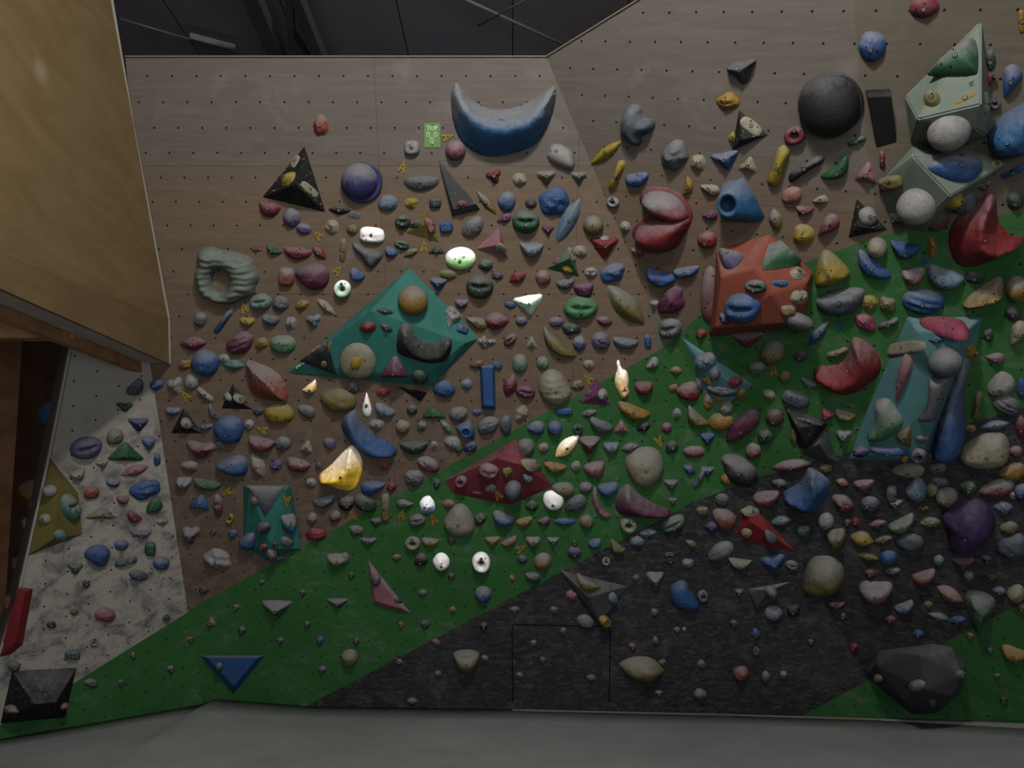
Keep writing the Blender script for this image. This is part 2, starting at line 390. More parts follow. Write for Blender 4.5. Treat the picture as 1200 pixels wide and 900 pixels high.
o['label'] = 'dull unlit light batten under the ceiling, left of the roof truss'; o['category'] = 'light'
pipe('ceiling_pipe', onceil(140, 22, .12), onceil(222, 46, .12), .008, 'thin grey cable pipe leading to the unlit light batten', 'pipe')

# overhanging side box, seen from its inner face
def sidemat(name, c0, c1):
    m, nt, b = base_mat(name, .6, .2)
    tc = N(nt, 'ShaderNodeTexCoord'); g = nz(nt, tc.outputs['Object'], 1.6, 6, .6, 1.2, (1, 1, 3)); q = nz(nt, tc.outputs['Object'], 3.2, 3, .5)
    c = mixc(nt, ramp(nt, g, .3, .7), alb(c0), alb(c1))
    vo = N(nt, 'ShaderNodeTexVoronoi'); nt.links.new(tc.outputs['Object'], vo.inputs['Vector']); vo.inputs['Scale'].default_value = 1.25
    c = mixc(nt, math_node(nt, 'MULTIPLY', ramp(nt, vo.outputs['Distance'], .12, .03), .45), c, alb((130, 125, 112)))
    nt.links.new(c, b.inputs['Base Color']); return m
amber = sidemat('varnished_birch_plywood', (84, 69, 45), (94, 78, 54))
ex = [PA.at(200, 427), PA.at(199, 375), PA.at(157, 150), PA.at(132, 0), PA.at(122, -60)]
zb = ex[0].z; XS = ex[0].x
bm = bmesh.new()
prof = [Vector((XS, p.y, p.z)) for p in ex] + [Vector((XS, 1.2, ex[-1].z + .1)), Vector((XS, 1.2, zb))]
xs = [p.x - XS for p in ex] + [ex[-1].x - XS, 0]
f0 = [bm.verts.new(p + Vector((dx, 0, 0))) for p, dx in zip(prof, xs)]
f1 = [bm.verts.new(p + Vector((dx - .02, 0, 0))) for p, dx in zip(prof, xs)]
bm.faces.new(f0); bm.faces.new(f1[::-1])
for i in range(len(f0)): bm.faces.new((f0[i], f1[i], f1[(i + 1) % len(f0)], f0[(i + 1) % len(f0)]))
link('wall_side_box', bm_mesh(bm, 'wall_side_box'), amber, None, 'structure')
# pale sealing strip where the box meets the back wall
for k, (i, j) in enumerate(((0, 1), (1, 2), (2, 3), (3, 4))):
    o = hexa('trim_%d' % (k + 8), ex[i] + Vector((.004, -.02, 0)), ex[j] + Vector((.004, -.02, 0)), .014, .014, flat_mat('white_edge_paint', (120, 118, 112)), None, Vector((0, 1, 0))); o['kind'] = 'structure'
fr = bpy.data.objects.new('box_frame', None); COL.objects.link(fr); fr.location = (XS, 3.4, zb); bpy.context.view_layer.update()
fr['label'] = 'timber frame under the amber plywood side box, white painted rail and bare studs'; fr['category'] = 'timber frame'
wp = flat_mat('white_painted_timber', (150, 142, 132), .7, .15, .2, 8); bt = flat_mat('bare_brown_timber', (140, 104, 74), .8, .1, .35, 8)
ye = ex[0].y
hexa('rail', (XS - .10, 1.2, zb + .03), (XS - .10, ye - .02, zb + .03), .15, .055, wp, fr)
hexa('rail', (XS - .215, 1.2, zb + .0), (XS - .215, ye, zb + .0), .06, .12, bt, fr)
hexa('stud', (XS - .17, 3.55, zb + .03), (XS - 1.8, 3.55, zb + .03), .09, .09, bt, fr)
hexa('stud', (XS - .17, 4.35, zb + .05), (XS - 1.8, 4.35, zb + .05), .09, .14, bt, fr)
hexa('stud', (XS - .17, 2.6, zb + .03), (XS - 1.8, 2.6, zb + .03), .09, .09, bt, fr)
quad('wall_box_top', [(XS - .02, 1.2, zb + .35), (XS - .02, ye + .3, zb + .35), (XS - 2.2, ye + .3, zb + .35), (XS - 2.2, 1.2, zb + .35)], flat_mat('dark_underside_board', (150, 118, 90), .8, .1, .3, 3))
quad('wall_outer_left', [(-4.7, -1, -.2), (-4.7, 9, -.2), (-4.7, 9, 5.2), (-4.7, -1, 5.2)], flat_mat('brown_board', (82, 58, 42), .8, .1, .35, 3))
quad('wall_far_back', [(-7, 8.6, -.2), (7, 8.6, -.2), (7, 8.6, 5.2), (-7, 8.6, 5.2)], flat_mat('dark_rear_board', (46, 40, 38), .9, .05, .2, 2))
for (x, y, x2, y2, lb) in ((-4.75, 7.0, -4.4, 6.7, 'wider'), (-4.55, 8.2, -4.95, 8.0, 'thinner')):
    o = hexa('timber_brace', (x, y, 3.6), (x2, y2, .0), .3 if lb == 'wider' else .12, .1, flat_mat('weathered_timber', (112, 82, 58), .8, .1, .35, 6))
    o['label'] = 'dark brown slanted timber brace left of the white wall, the %s of the two' % lb; o['category'] = 'timber brace'

# ------------------------------------------------------------------ volumes (bolted-on plywood shapes)
REC = []     # records for labels: dict(o,x,y,w,h,desc,base,host)
VOLB = []
def put_label(o, label, cat, group=None):
    o['label'] = label; o['category'] = cat
    if group: o['group'] = group
def plane_at(px, py):
    best = None
    r = ray(px, py)
    for vs, fs, tag in HOSTS[:]:
        if tag[0] != 'wall': continue
        t = BV[id(vs)].ray_cast(CAM, r.normalized())
        if t[0] is not None and (best is None or t[3] < best[3]): best = (t[0], t[1], tag, t[3])
    return best
BV = {}
def bv(vs, fs):
    BV[id(vs)] = BVHTree.FromPolygons([tuple(v) for v in vs], fs)
for vs, fs, tag in HOSTS: bv(vs, fs)
PL = {'wall_back': PA, 'wall_right': PB, 'wall_right_lower': P2, 'wall_left': PC}
def hit(px, py, wall_only=False):
    best = None; r = ray(px, py).normalized()
    for vs, fs, tag in HOSTS:
        if wall_only and tag[0] != 'wall': continue
        t = BV[id(vs)].ray_cast(CAM, r)
        if t[0] is not None and (best is None or t[3] < best[3]):
            n = t[1] if t[1].dot(r) < 0 else -t[1]; best = (t[0], n, tag, t[3])
    return best
LM = []      # landmarks (x, y, words)
def volume(label, short, pl, base, tops, c, chalk=3, speck=False, name='climbing_volume', bev=.004, group=None):
    cx = sum(p[0] for p in base) / len(base); cy = sum(p[1] for p in base) / len(base)
    M = frame(pl.at(cx, cy), pl.n); Mi = M.inverted()
    bm = bmesh.new()
    def surf(x, y, h=0.0):
        q = hit(x, y, True)
        if q is None: return pl.at(x, y, h)
        r = ray(x, y); return q[0] + r * (h / r.dot(q[1]))
    for p in base: bm.verts.new(Mi @ surf(*p))
    for p in tops: bm.verts.new(Mi @ surf(*p))
    r = bmesh.ops.convex_hull(bm, input=bm.verts)
    for v in [v for v in bm.verts if not v.link_faces]: bm.verts.remove(v)
    bmesh.ops.dissolve_limit(bm, angle_limit=.13, verts=bm.verts, edges=bm.edges)
    bmesh.ops.recalc_face_normals(bm, faces=bm.faces)
    vs = [M @ v.co for v in bm.verts]; bm.verts.index_update(); fs = [tuple(v.index for v in f.verts) for f in bm.faces]
    HOSTS.append((vs, fs, ('vol', short, name))); bv(vs, fs)
    if bev: bmesh.ops.bevel(bm, geom=[e for e in bm.edges if len(e.link_faces) == 2 and e.calc_face_angle(0) > .3], offset=bev * .6, segments=2, affect='EDGES', clamp_overlap=True)
    o = link(name, bm_mesh(bm, name), vol_mat(c, chalk, speck), None, None, M)
    put_label(o, label, 'climbing volume', group); LM.append((cx, cy, short)); return o
V = volume
V('black speckled triangular volume at upper left with one yellow and two white pads on it', 'upper left black speckled pyramid', PA, [(357, 171), (307, 231), (382, 249)], [(346, 216, .14)], 'black', 1, True)
V('narrow chalky black triangular volume under the green TOP sign', 'narrow black triangle', PA, [(514, 188), (563, 246), (530, 254)], [(531, 245, .06), (558, 239, .06), (517, 198, .03)], 'dgrey', 3, True)
V('small yellow triangular volume with a pink and a green hold, beside narrow black triangle', 'small yellow pyramid', PA, [(500, 245), (475, 273), (515, 285)], [(499, 262, .06)], 'olive', 2)
V('pink and red triangular volume right of the bright pale green hold', 'pink red pyramid', PA, [(585, 265), (557, 292), (596, 304)], [(586, 286, .08)], 'rose', 5)
V('green and white triangular volume under the pale blue banana shaped hold', 'green and white pyramid', PA, [(669, 285), (640, 315), (679, 325)], [(667, 303, .08)], 'green', 6)
V('black triangular volume below the grey three-lobed hold, white oval pad on it', 'black pyramid below the grey three-lobed hold', PB, [(866, 128), (857, 177), (901, 158)], [(869, 163, .06)], 'black', 2, True)
V('black triangular volume above the green paint with a pale dome on it', 'black pyramid left of the sage volume', PB, [(1004, 232), (1041, 269), (994, 279)], [(1005, 266, .06)], 'black', 2, True)
V('upright black rectangular wedge right of the big black sphere', 'black rectangular wedge', PB, [(1014, 105), (1043, 104), (1051, 167), (1027, 174)], [(1017, 114, .08), (1044, 113, .08)], 'black', 1)
V('large pale sage green faceted volume at upper right carrying a white ball', 'upper sage green volume', PB, [(1150, 22), (1088, 90), (1060, 112), (1067, 168), (1120, 177), (1158, 160), (1162, 120)], [(1075, 140, .24), (1150, 122, .26), (1145, 152, .2), (1146, 60, .08)], 'sage', 2, bev=.012)
V('lower pale sage green volume carrying a white ball and a blue oval', 'lower sage green volume', PB, [(1070, 170), (1033, 212), (1038, 245), (1057, 266), (1085, 272), (1108, 250), (1182, 190), (1140, 176)], [(1070, 184, .2), (1114, 230, .24), (1085, 258, .14)], 'sage', 2, bev=.012)
V('large teal diamond shaped volume in the left half carrying a black crescent hold', 'large teal diamond volume', PA, [(480, 314), (337, 436), (340, 438), (506, 453), (562, 396)], [(434, 364, .15), (352, 428, .04), (498, 440, .08), (545, 402, .06)], 'teal', 2)
V('big orange boxy volume with green, blue and cream holds, straddling wood and green paint', 'orange boxy volume', PB, [(840, 292), (902, 274), (953, 318), (944, 380), (833, 395), (831, 391)], [(845, 325, .24), (884, 315, .25), (905, 345, .27), (925, 378, .22), (838, 384, .24), (946, 330, .12)], 'orange', 3, bev=.01)
V('dark red faceted volume in the middle of the wall with grey and yellow holds', 'dark red volume', PA, [(521, 564), (530, 578), (590, 591), (600, 591), (649, 570), (604, 514)], [(582, 537, .14), (612, 545, .13), (598, 582, .05)], 'dred', 3)
V('pale teal slanted volume pointing up to the left, below the orange volume', 'slanted pale teal volume', P2, [(798, 394), (882, 450), (842, 483), (836, 478)], [(852, 446, .05), (826, 432, .04)], 'teal2', 3)
V('small pink triangular volume on the wood and green border', 'small pink pyramid', PA, [(699, 442), (678, 473), (717, 475)], [(699, 463, .05)], 'purple', 4)
V('small black triangular volume with white pads, right of the white bone shaped hold', 'small black pyramid by the orange rock hold', PA, [(273, 449), (259, 479), (297, 480)], [(275, 468, .05)], 'black', 5, True)
V('small black triangular volume with white pads, near the left edge of the wood', 'small black pyramid at the left edge', PA, [(215, 477), (200, 508), (238, 508)], [(214, 497, .05)], 'black', 5, True)
V('thin black triangular volume under the right tip of the teal diamond volume', 'thin black triangle', PA, [(464, 452), (501, 460), (493, 471)], [(488, 461, .04)], 'black', 1, True)
V('narrow upright blue block volume in the middle, between small blue holds', 'upright blue block', PA, [(562, 428), (580, 427), (581, 480), (564, 479)], [(565, 431, .06), (577, 431, .06), (578, 476, .06), (567, 475, .06)], 'blue', 4)
V('black crystal shaped volume on green paint, upper half of a pair', 'black crystal volume', PB, [(919, 475), (971, 497), (944, 527), (936, 525)], [(935, 502, .1), (944, 521, .09), (962, 496, .08)], 'black', 4, True)
V('chalky grey crystal volume fixed directly below the black crystal volume', 'grey crystal volume', PB, [(946, 522), (968, 500), (982, 541), (972, 546), (938, 531)], [(960, 520, .08), (970, 536, .06)], 'dgrey', 6)
V('large pale teal sloping volume at right covered with pink, white and grey holds', 'large pale teal volume', PB, [(1063, 371), (1152, 371), (1145, 402), (1086, 543), (994, 538), (1012, 490)], [(1076, 390, .16), (1132, 388, .18), (1104, 470, .2), (1078, 540, .1), (1022, 533, .08)], 'teal2', 3, bev=.008)
V('olive yellow faceted volume on the free edge of the white wall', 'olive yellow volume', PC, [(58, 536), (92, 578), (97, 626), (31, 652), (46, 585)], [(69, 560, .08), (67, 602, .1), (62, 632, .08)], 'olive', 2)
V('bright red slab volume on the lower edge of the white wall', 'red slab volume', PC, [(22, 679), (39, 690), (27, 755), (12, 768), (-2, 770), (14, 705)], [(30, 693, .06), (18, 752, .06), (22, 690, .06)], 'red', 2)
V('large black wedge volume in the lower left corner of the white wall', 'large black wedge volume', PC, [(14, 786), (90, 782), (76, 841), (0, 848)], [(40, 825, .24), (65, 823, .24)], 'black', 3, True)
V('teal boxy volume left of centre above the green paint, grey triangle on top', 'teal boxy volume', PA, [(285, 568), (341, 568), (354, 643), (313, 657), (285, 640)], [(293, 573, .1), (319, 643, .13), (334, 574, .11)], 'teal', 3)
V('flat chalky pink triangular volume hanging point down on lower left green paint', 'flat chalky pink triangle', PA, [(431, 655), (482, 719), (437, 708)], [(434, 668, .03), (473, 714, .03), (440, 704, .035)], 'rose', 7)
V('chalky dark grey triangular volume on black paint with a cream crescent and yellow hold', 'dark grey triangle on black', PA, [(655, 667), (735, 687), (706, 739)], [(690, 700, .08), (703, 730, .06)], 'dgrey', 6)
V('chalky grey triangular volume on black paint with a white ball, at lower right', 'grey triangle at lower right', P2, [(877, 690), (928, 681), (912, 702), (886, 720)], [(902, 692, .05), (886, 712, .04)], 'dgrey', 7)
V('small red triangular volume on black paint with a cream pad and blue-grey bean', 'small red triangle on black', P2, [(874, 590), (889, 600), (933, 647), (878, 636), (863, 625)], [(880, 612, .07), (905, 628, .06)], 'red', 3)
V('big faceted black boulder volume low on the right above the mat', 'big black boulder', PB, [(1013, 790), (1030, 762), (1094, 754), (1115, 758), (1132, 780), (1126, 812), (1096, 837), (1070, 838), (1040, 815)], [(1078, 768, .22), (1085, 808, .3), (1061, 822, .2), (1116, 816, .2), (1127, 790, .16), (1027, 780, .14), (1052, 764, .15)], 'dgrey', 4, bev=.01)
V('flat chalky blue triangular volume pointing down, low on the left green paint', 'blue triangle', PA, [(234, 768), (311, 768), (274, 813)], [(243, 771, .045), (302, 771, .045), (274, 804, .05)], 'blue', 5)

# ------------------------------------------------------------------ placing holds
def local(px, py, wall_only=False, minface=.5):
    """frame of the surface behind a pixel and the 2x2 map from pixel offsets to metres on it"""
    h = hit(px, py, wall_only)
    if h is None:       # just past a wall's edge: carry that wall's surface on
        h = next(q for q in (hit(px + d, py, wall_only) for k in range(2, 200, 3) for d in (k, -k)) if q)
        r = ray(px, py); t = (h[0] - CAM).dot(h[1]) / r.dot(h[1]); h = (CAM + r * t, h[1], h[2], h[3])
    p, n, tag, dist = h; view = (CAM - p).normalized()
    f = n.dot(view)
    if f < minface:   # very steep face: lean the hold out a little so it sits like a pad on the ridge
        n = (n + view * (minface - f) * 1.1).normalized()
    M = frame(p, n); Mi = M.inverted()
    def cast(x, y):
        r = ray(x, y); t = (p - CAM).dot(n) / r.dot(n); return Mi @ (CAM + r * t)
    a, b = cast(px + 1, py), cast(px, py - 1)
    return M, tag, (Vector((a.x, a.y)), Vector((b.x, b.y))), cast
BOLT = None
def bolt_mesh():
    global BOLT
    if BOLT: return BOLT
    bm = bmesh.new(); n = 14
    rings = [(.0115, -.01), (.0115, .0), (.0105, .0012), (.0078, .0008), (.0072, .0022), (.0042, .0022), (.0038, -.001)]
    R = [[bm.verts.new((r * math.cos(2 * math.pi * i / n), r * math.sin(2 * math.pi * i / n), z)) for i in range(n)] for r, z in rings]
    for k in range(len(R) - 1):
        for i in range(n):
            f = bm.faces.new((R[k][i], R[k][(i + 1) % n], R[k + 1][(i + 1) % n], R[k + 1][i])); f.material_index = 1 if k < 3 or k == 5 else 0
    f = bm.faces.new(R[-1]); f.material_index = 1
    me = bm_mesh(bm, 'bolt', False); me.materials.append(flat_mat('dull_zinc', (96, 96, 96), .5, .3)); me.materials.append(flat_mat('dark_socket', (20, 19, 19), .8, .1))
    BOLT = me; return me
def screw_mesh():
    bm = bmesh.new(); bmesh.ops.create_cone(bm, cap_ends=True, segments=8, radius1=.005, radius2=.004, depth=.004)
    me = bm_mesh(bm, 'screw'); me.materials.append(flat_mat('dark_socket', (20, 19, 19), .8, .1)); return me
SCREW = screw_mesh()
def add_bolt(o, me, at=None, screws=0):
    vs = me.vertices
    def top(x, y):
        c = min(vs, key=lambda v: (v.co.x - x) ** 2 + (v.co.y - y) ** 2 - v.co.z * .02); return c
    x, y = at or (0, 0); v = top(x, y)
    b = bpy.data.objects.new('bolt', bolt_mesh()); COL.objects.link(b); b.parent = o
    q = v.normal.to_track_quat('Z', 'Y'); b.rotation_euler = q.to_euler(); b.location = v.co + v.normal * .001
    for k in range(screws):
        xs = [u.co.x for u in vs]; ang = random.uniform(0, 6.28); rr = (max(xs) - min(xs)) * .3
        u = top(x + rr * math.cos(ang), y + rr * .7 * math.sin(ang))
        if u.co.z < .004: continue
        s = bpy.data.objects.new('screw', SCREW); COL.objects.link(s); s.parent = o
        s.rotation_euler = u.normal.to_track_quat('Z', 'Y').to_euler(); s.location = u.co + u.normal * .001
SHAPEN = {'o': ('sloper_hold', 'rounded'), 'e': ('sloper_hold', 'egg shaped'), 'd': ('jug_hold', 'half-moon'), 'b': ('jug_hold', 'bean shaped'), 'c': ('jug_hold', 'crescent'),
 't': ('wedge_hold', 'triangular'), 'v': ('pinch_hold', 'downward pointed'), 'q': ('block_hold', 'blocky'), 'r': ('rock_hold', 'rocky'), 'w': ('edge_hold', 'slender'),
 'f': ('pinch_hold', 'drop shaped'), 'y': ('pinch_hold', 'waisted'), 'h': ('ring_hold', 'ring shaped'), 'j': ('pocket_hold', 'grooved'), 's': ('ball_hold', 'ball shaped'),
 'm': ('rock_hold', 'three-lobed'), 'z': ('pad_hold', 'flat oval'), 'k': ('rock_hold', 'ridged')}
HR = {'s': .62, 'o': .42, 'e': .42, 'd': .5, 'b': .48, 'c': .5, 't': .42, 'v': .5, 'q': .42, 'r': .42, 'w': .5, 'f': .45, 'y': .5, 'h': .35, 'j': .5, 'm': .45, 'z': .14, 'k': .4}
def unit(kind, th, rr, seed):
    c, s = math.cos(th), math.sin(th); x, y = rr * c, rr * s
    nz_ = noise.noise(Vector((c * 1.1 + seed, s * 1.1, seed * .7)))
    k = 1 + nz_ * {'r': .32, 'k': .14, 's': .0, 'h': .05, 'z': .02, 'q': .08, 'm': .1}.get(kind, .12)
    x *= k; y *= k
    if kind == 'e': y *= 1 + .28 * x
    elif kind == 'd': y = (y * .42 + .42 * rr ** 2 * 0) if y > 0 else y * 1.5; y += .25
    elif kind == 'b': y = y * .8 + .42 * (x * x - .4)
    elif kind == 'c': y = y * .66 * (1.12 - .4 * x * x) + .7 * (x * x - .42)
    elif kind in 'tv':
        a = th + math.pi / 2 if kind == 't' else th - math.pi / 2
        aa = (a + math.pi) % (2 * math.pi / 3) - math.pi / 3
        tri = .62 / math.cos(aa); q = min(1.08, tri); x, y = x * q, y * q
        y += -.12 if kind == 't' else .12; x *= 1.12; y *= 1.05
    elif kind == 'q':
        n = 3.6; q = 1 / ((abs(c) ** n + abs(s) ** n) ** (1 / n)) * .92; x *= q; y *= q
    elif kind == 'w': y *= (1 - .55 * abs(x) ** 2.2)
    elif kind == 'f': y *= .72 - .5 * x; 
    elif kind == 'y': y *= .48 + .62 * x * x
    elif kind == 'm': q = .82 + .24 * math.cos(3 * (th + math.pi / 2)); x *= q; y *= q
    elif kind == 'z':
        n = 3.; q = 1 / ((abs(c) ** n + abs(s) ** n) ** (1 / n)); x *= q * .95; y *= q * .95
    return x, y
def register(o, x, y, w, h, color, shape, tag, chalk, foot=False):
    REC.append(dict(o=o, x=x, y=y, a=max(w, h), area=w * h, c=ALLC[color][1], s=shape, host=tag, chalk=chalk, foot=foot))
CNT = [0]
def hold(kind, px, py, w, h, rot=0, color='grey', chalk=2, bolt=True, hr=None, name=None, words=None):
    CNT[0] += 1; seed = CNT[0] * 1.37
    M, tag, (jx, jy), cast = local(px, py)
    R = math.radians(rot); cr, sr = math.cos(R), math.sin(R)
    px_m = (jx.length + jy.length) / 2
    H = min(w, h) * px_m * (hr if hr is not None else HR[kind])
    if kind == 'w': H = min(w, h) * px_m * .5
    big = max(w, h)
    n = 30 if big > 30 else (22 if big > 14 else 14); nr = 9 if big > 30 else (7 if big > 14 else 4)
    bm = bmesh.new()
    def place(ux, uy, z):
        ox, oy = ux * w / 2, uy * h / 2
        rx, ry = ox * cr - oy * sr, ox * sr + oy * cr
        v = jx * rx + jy * ry
        return (v.x, v.y, z)
    if kind == 'h':
        nn, mm_ = 24, 12; g = []
        for i in range(nn):
            th = 2 * math.pi * i / nn; row = []
            for j in range(mm_):
                ph = 2 * math.pi * j / mm_; rr = .64 + .36 * math.cos(ph)
                x, y = unit('h', th, rr, seed); row.append(bm.verts.new(place(x, y, max(-.002, H * math.sin(ph) + H * .35))))
            g.append(row)
        for i in range(nn):
            for j in range(mm_): bm.faces.new((g[i][j], g[(i + 1) % nn][j], g[(i + 1) % nn][(j + 1) % mm_], g[i][(j + 1) % mm_]))
    else:
        prev = None
        rs = [math.sin(math.pi / 2 * (1 - k / nr)) for k in range(nr)]
        e1, e2 = {'s': (2, .5), 'q': (5, .6), 'z': (8, .7), 'd': (2.2, .6), 't': (1.15, .85), 'v': (1.25, .8), 'r': (1.5, .7), 'm': (1.5, .7), 'w': (1.6, .8)}.get(kind, (2.2, .58))
        def hgt(rr, x, y):
            z = H * max(0, 1 - rr ** e1) ** e2
            if kind == 'j': z *= 1 - .62 * math.exp(-((y - .12) / .16) ** 2 - (x / .62) ** 4)
            if kind in 'db' and big > 13: z *= 1 - .35 * math.exp(-((y - .38) / .22) ** 2 - (x / .7) ** 4)
            if kind == 'k': z *= 1 + .13 * math.sin(12 * y + 3 * x + seed)
            if kind in 'rm': z *= 1 + .35 * noise.noise(Vector((x * 2.2 + seed, y * 2.2, 0)))
            elif kind not in 'sz': z *= 1 + .16 * noise.noise(Vector((x * 1.8 + seed, y * 1.8, 0)))
            return z
        base = [bm.verts.new(place(*unit(kind, 2 * math.pi * i / n, 1, seed), -.003)) for i in range(n)]
        prev = base
        for k, rr in enumerate(rs):
            row = []
            for i in range(n):
                x, y = unit(kind, 2 * math.pi * i / n, rr, seed)
                z = hgt(rr, x, y) + (.002 if rr == 1 else 0)
                if rr == 1: z = min(.25 * H, .006) 
                z = max(z, .001); row.append(bm.verts.new(place(x, y, z)))
            for i in range(n): bm.faces.new((prev[i], prev[(i + 1) % n], row[(i + 1) % n], row[i]))
            prev = row
        x, y = unit(kind, 0, 0, seed); top = bm.verts.new(place(x, y, hgt(0, x, y)))
        for i in range(n): bm.faces.new((prev[i], prev[(i + 1) % n], top))
        bm.faces.new(base[::-1])
    facets = kind in 'r' and CNT[0] % 2 == 0
    nm, sw = SHAPEN[kind]; nm = name or nm; foot = big < 11
    if foot: nm = 'foothold'
    me = bm_mesh(bm, nm, not facets)
    o = link(nm, me, hold_mat(color, chalk), None, None, M)
    if bolt and big >= 8:
        off = (0, 0)
        if kind == 'h': v = jy * (h * .33); off = (v.x, v.y)
        elif kind in 'oes' : v = jy * (-h * .1); off = (v.x, v.y)
        elif kind == 'c': v = jy * (-h * .2); off = (v.x, v.y)
        add_bolt(o, me, off, 2 if big > 26 else (1 if big > 17 else 0))
    register(o, px, py, w, h, color, words or sw, tag, chalk, foot)
    return o
def inside(p, poly):
    r = False; j = len(poly) - 1
    for i in range(len(poly)):
        a, b = poly[i], poly[j]
        if (a[1] > p[1]) != (b[1] > p[1]) and p[0] < (b[0] - a[0]) * (p[1] - a[1]) / (b[1] - a[1]) + a[0]: r = not r
        j = i
    return r
def segd(p, a, b):
    ax, ay = b[0] - a[0], b[1] - a[1]; L = ax * ax + ay * ay
    t = max(0, min(1, ((p[0] - a[0]) * ax + (p[1] - a[1]) * ay) / L)) if L else 0
    return math.hypot(p[0] - a[0] - ax * t, p[1] - a[1] - ay * t)
def smooth_poly(P, it=1):
    for _ in range(it):
        Q = []
        for i in range(len(P)):
            a, b = P[i], P[(i + 1) % len(P)]
            Q += [(a[0] * .75 + b[0] * .25, a[1] * .75 + b[1] * .25), (a[0] * .25 + b[0] * .75, a[1] * .25 + b[1] * .75)]
        P = Q
    return P
def custom(name, words, poly, H, color, chalk=3, ridge=None, hole=None, smooth=True, prof=.6, round_=2, bolt=True, label=None, wall_only=False, step=None, ripple=0, landmark=None, boltat=None, parent=None):
    """a cast shape with the outline poly, inflated to height H metres; its crest follows ridge where one is given"""
    xs = [p[0] for p in poly]; ys = [p[1] for p in poly]
    cx, cy = (min(xs) + max(xs)) / 2, (min(ys) + max(ys)) / 2
    if not inside((cx, cy), poly) or True:
        cx, cy = sum(xs) / len(xs), sum(ys) / len(ys)
    M, tag, J, cast = local(cx, cy, wall_only)
    P = smooth_poly(poly, round_) if round_ else poly
    w, h = max(xs) - min(xs), max(ys) - min(ys)
    st = step or max(1.6, max(w, h) / 26)
    B = []
    for i in range(len(P)):
        a, b = P[i], P[(i + 1) % len(P)]; L = math.hypot(b[0] - a[0], b[1] - a[1]); k = max(1, int(L / st + .5))
        B += [(a[0] + (b[0] - a[0]) * j / k, a[1] + (b[1] - a[1]) * j / k) for j in range(k)]
    loops = [B]
    if hole: 
        hx, hy, ha, hb = hole; loops.append([(hx + ha * math.cos(2 * math.pi * i / 26), hy + hb * math.sin(2 * math.pi * i / 26)) for i in range(26)])
    def bd(p): return min(min(segd(p, L[i], L[(i + 1) % len(L)]) for i in range(len(L))) for L in loops)
    inner = []
    y = min(ys); odd = 0
    while y < max(ys):
        x = min(xs) + (st / 2 if odd else 0)
        while x < max(xs):
            if inside((x, y), B) and not (hole and inside((x, y), loops[1])):
                d = bd((x, y))
                if d > st * .55: inner.append((x, y, d))
            x += st
        y += st * .87; odd ^= 1
    if ridge:
        for i in range(len(ridge) - 1):
            k = max(2, int(math.hypot(ridge[i + 1][0] - ridge[i][0], ridge[i + 1][1] - ridge[i][1]) / st))
            for j in range(k + 1):
                q = (ridge[i][0] + (ridge[i + 1][0] - ridge[i][0]) * j / k, ridge[i][1] + (ridge[i + 1][1] - ridge[i][1]) * j / k)
                inner = [p for p in inner if math.hypot(p[0] - q[0], p[1] - q[1]) > st * .6 or (len(p) > 3)]
                if inside(q, B): inner.append((q[0], q[1], max(bd(q), .01), 1))
    dm = max(p[2] for p in inner)
    pts = [p for L in loops for p in L]; nb = len(pts)
    edges = []; o0 = 0
    for L in loops:
        edges += [(o0 + i, o0 + (i + 1) % len(L)) for i in range(len(L))]; o0 += len(L)
    allp = [Vector((p[0], p[1])) for p in pts] + [Vector((p[0], p[1])) for p in inner]
    vo, eo, fo, *_ = delaunay_2d_cdt(allp, edges, [], 0, 1e-4)
    def hg(p):
        d = bd(p)
        if d < 1e-3: return 0
        if ridge:
            dr = min(segd(p, ridge[i], ridge[i + 1]) for i in range(len(ridge) - 1))
            t = d / (d + dr); z = t ** .8
            dd = min(1, d / (dm * .5)); z *= min(1, .35 + .65 * dd) if t < .999 else 1
        else:
            t = min(1, d / dm); z = (1 - (1 - t) ** 2) ** prof
        if ripple: z *= 1 + ripple * math.sin(p[1] * .9 + 3 * noise.noise(Vector((p[0] * .08, p[1] * .08, 1))))
        return z * (1 + .08 * noise.noise(Vector((p[0] * .11, p[1] * .11, 3))))
    bm = bmesh.new(); V_ = []
    for p in vo:
        q = cast(p.x, p.y); z = hg((p.x, p.y)) * H
        V_.append(bm.verts.new((q.x, q.y, max(z, 0) + .004)))
    for f in fo:
        c = (sum(vo[i].x for i in f) / 3, sum(vo[i].y for i in f) / 3)
        if inside(c, B) and not (hole and inside(c, loops[1])):
            try: bm.faces.new([V_[i] for i in f])
            except ValueError: pass
    for v in [v for v in bm.verts if not v.link_faces]: bm.verts.remove(v)
    for _ in range(2):
        nz_ = {v: sum(e.other_vert(v).co.z for e in v.link_edges) / len(v.link_edges) for v in bm.verts if not v.is_boundary}
        for v, z in nz_.items(): v.co.z = v.co.z * .5 + z * .5
    be = [e for e in bm.edges if e.is_boundary]; r = bmesh.ops.extrude_edge_only(bm, edges=be)
    for g in r['geom']:
        if isinstance(g, bmesh.types.BMVert): g.co.z = -.004
    me = bm_mesh(bm, name, smooth)
    if parent:
        o = link(name, me, hold_mat(color, chalk)); o.parent = parent; o.matrix_parent_inverse = parent.matrix_world.inverted(); o.matrix_world = M; return o
    o = link(name, me, hold_mat(color, chalk), None, None, M); bpy.context.view_layer.update()
    if bolt:
        q = cast(*(boltat or (cx, cy))); add_bolt(o, me, (q.x, q.y), 3 if max(w, h) > 40 else 1)
    if label: put_label(o, label, 'climbing hold')
    else: register(o, cx, cy, w, h, color, words, tag, chalk)
    if landmark: LM.append((cx, cy, landmark))
    return o

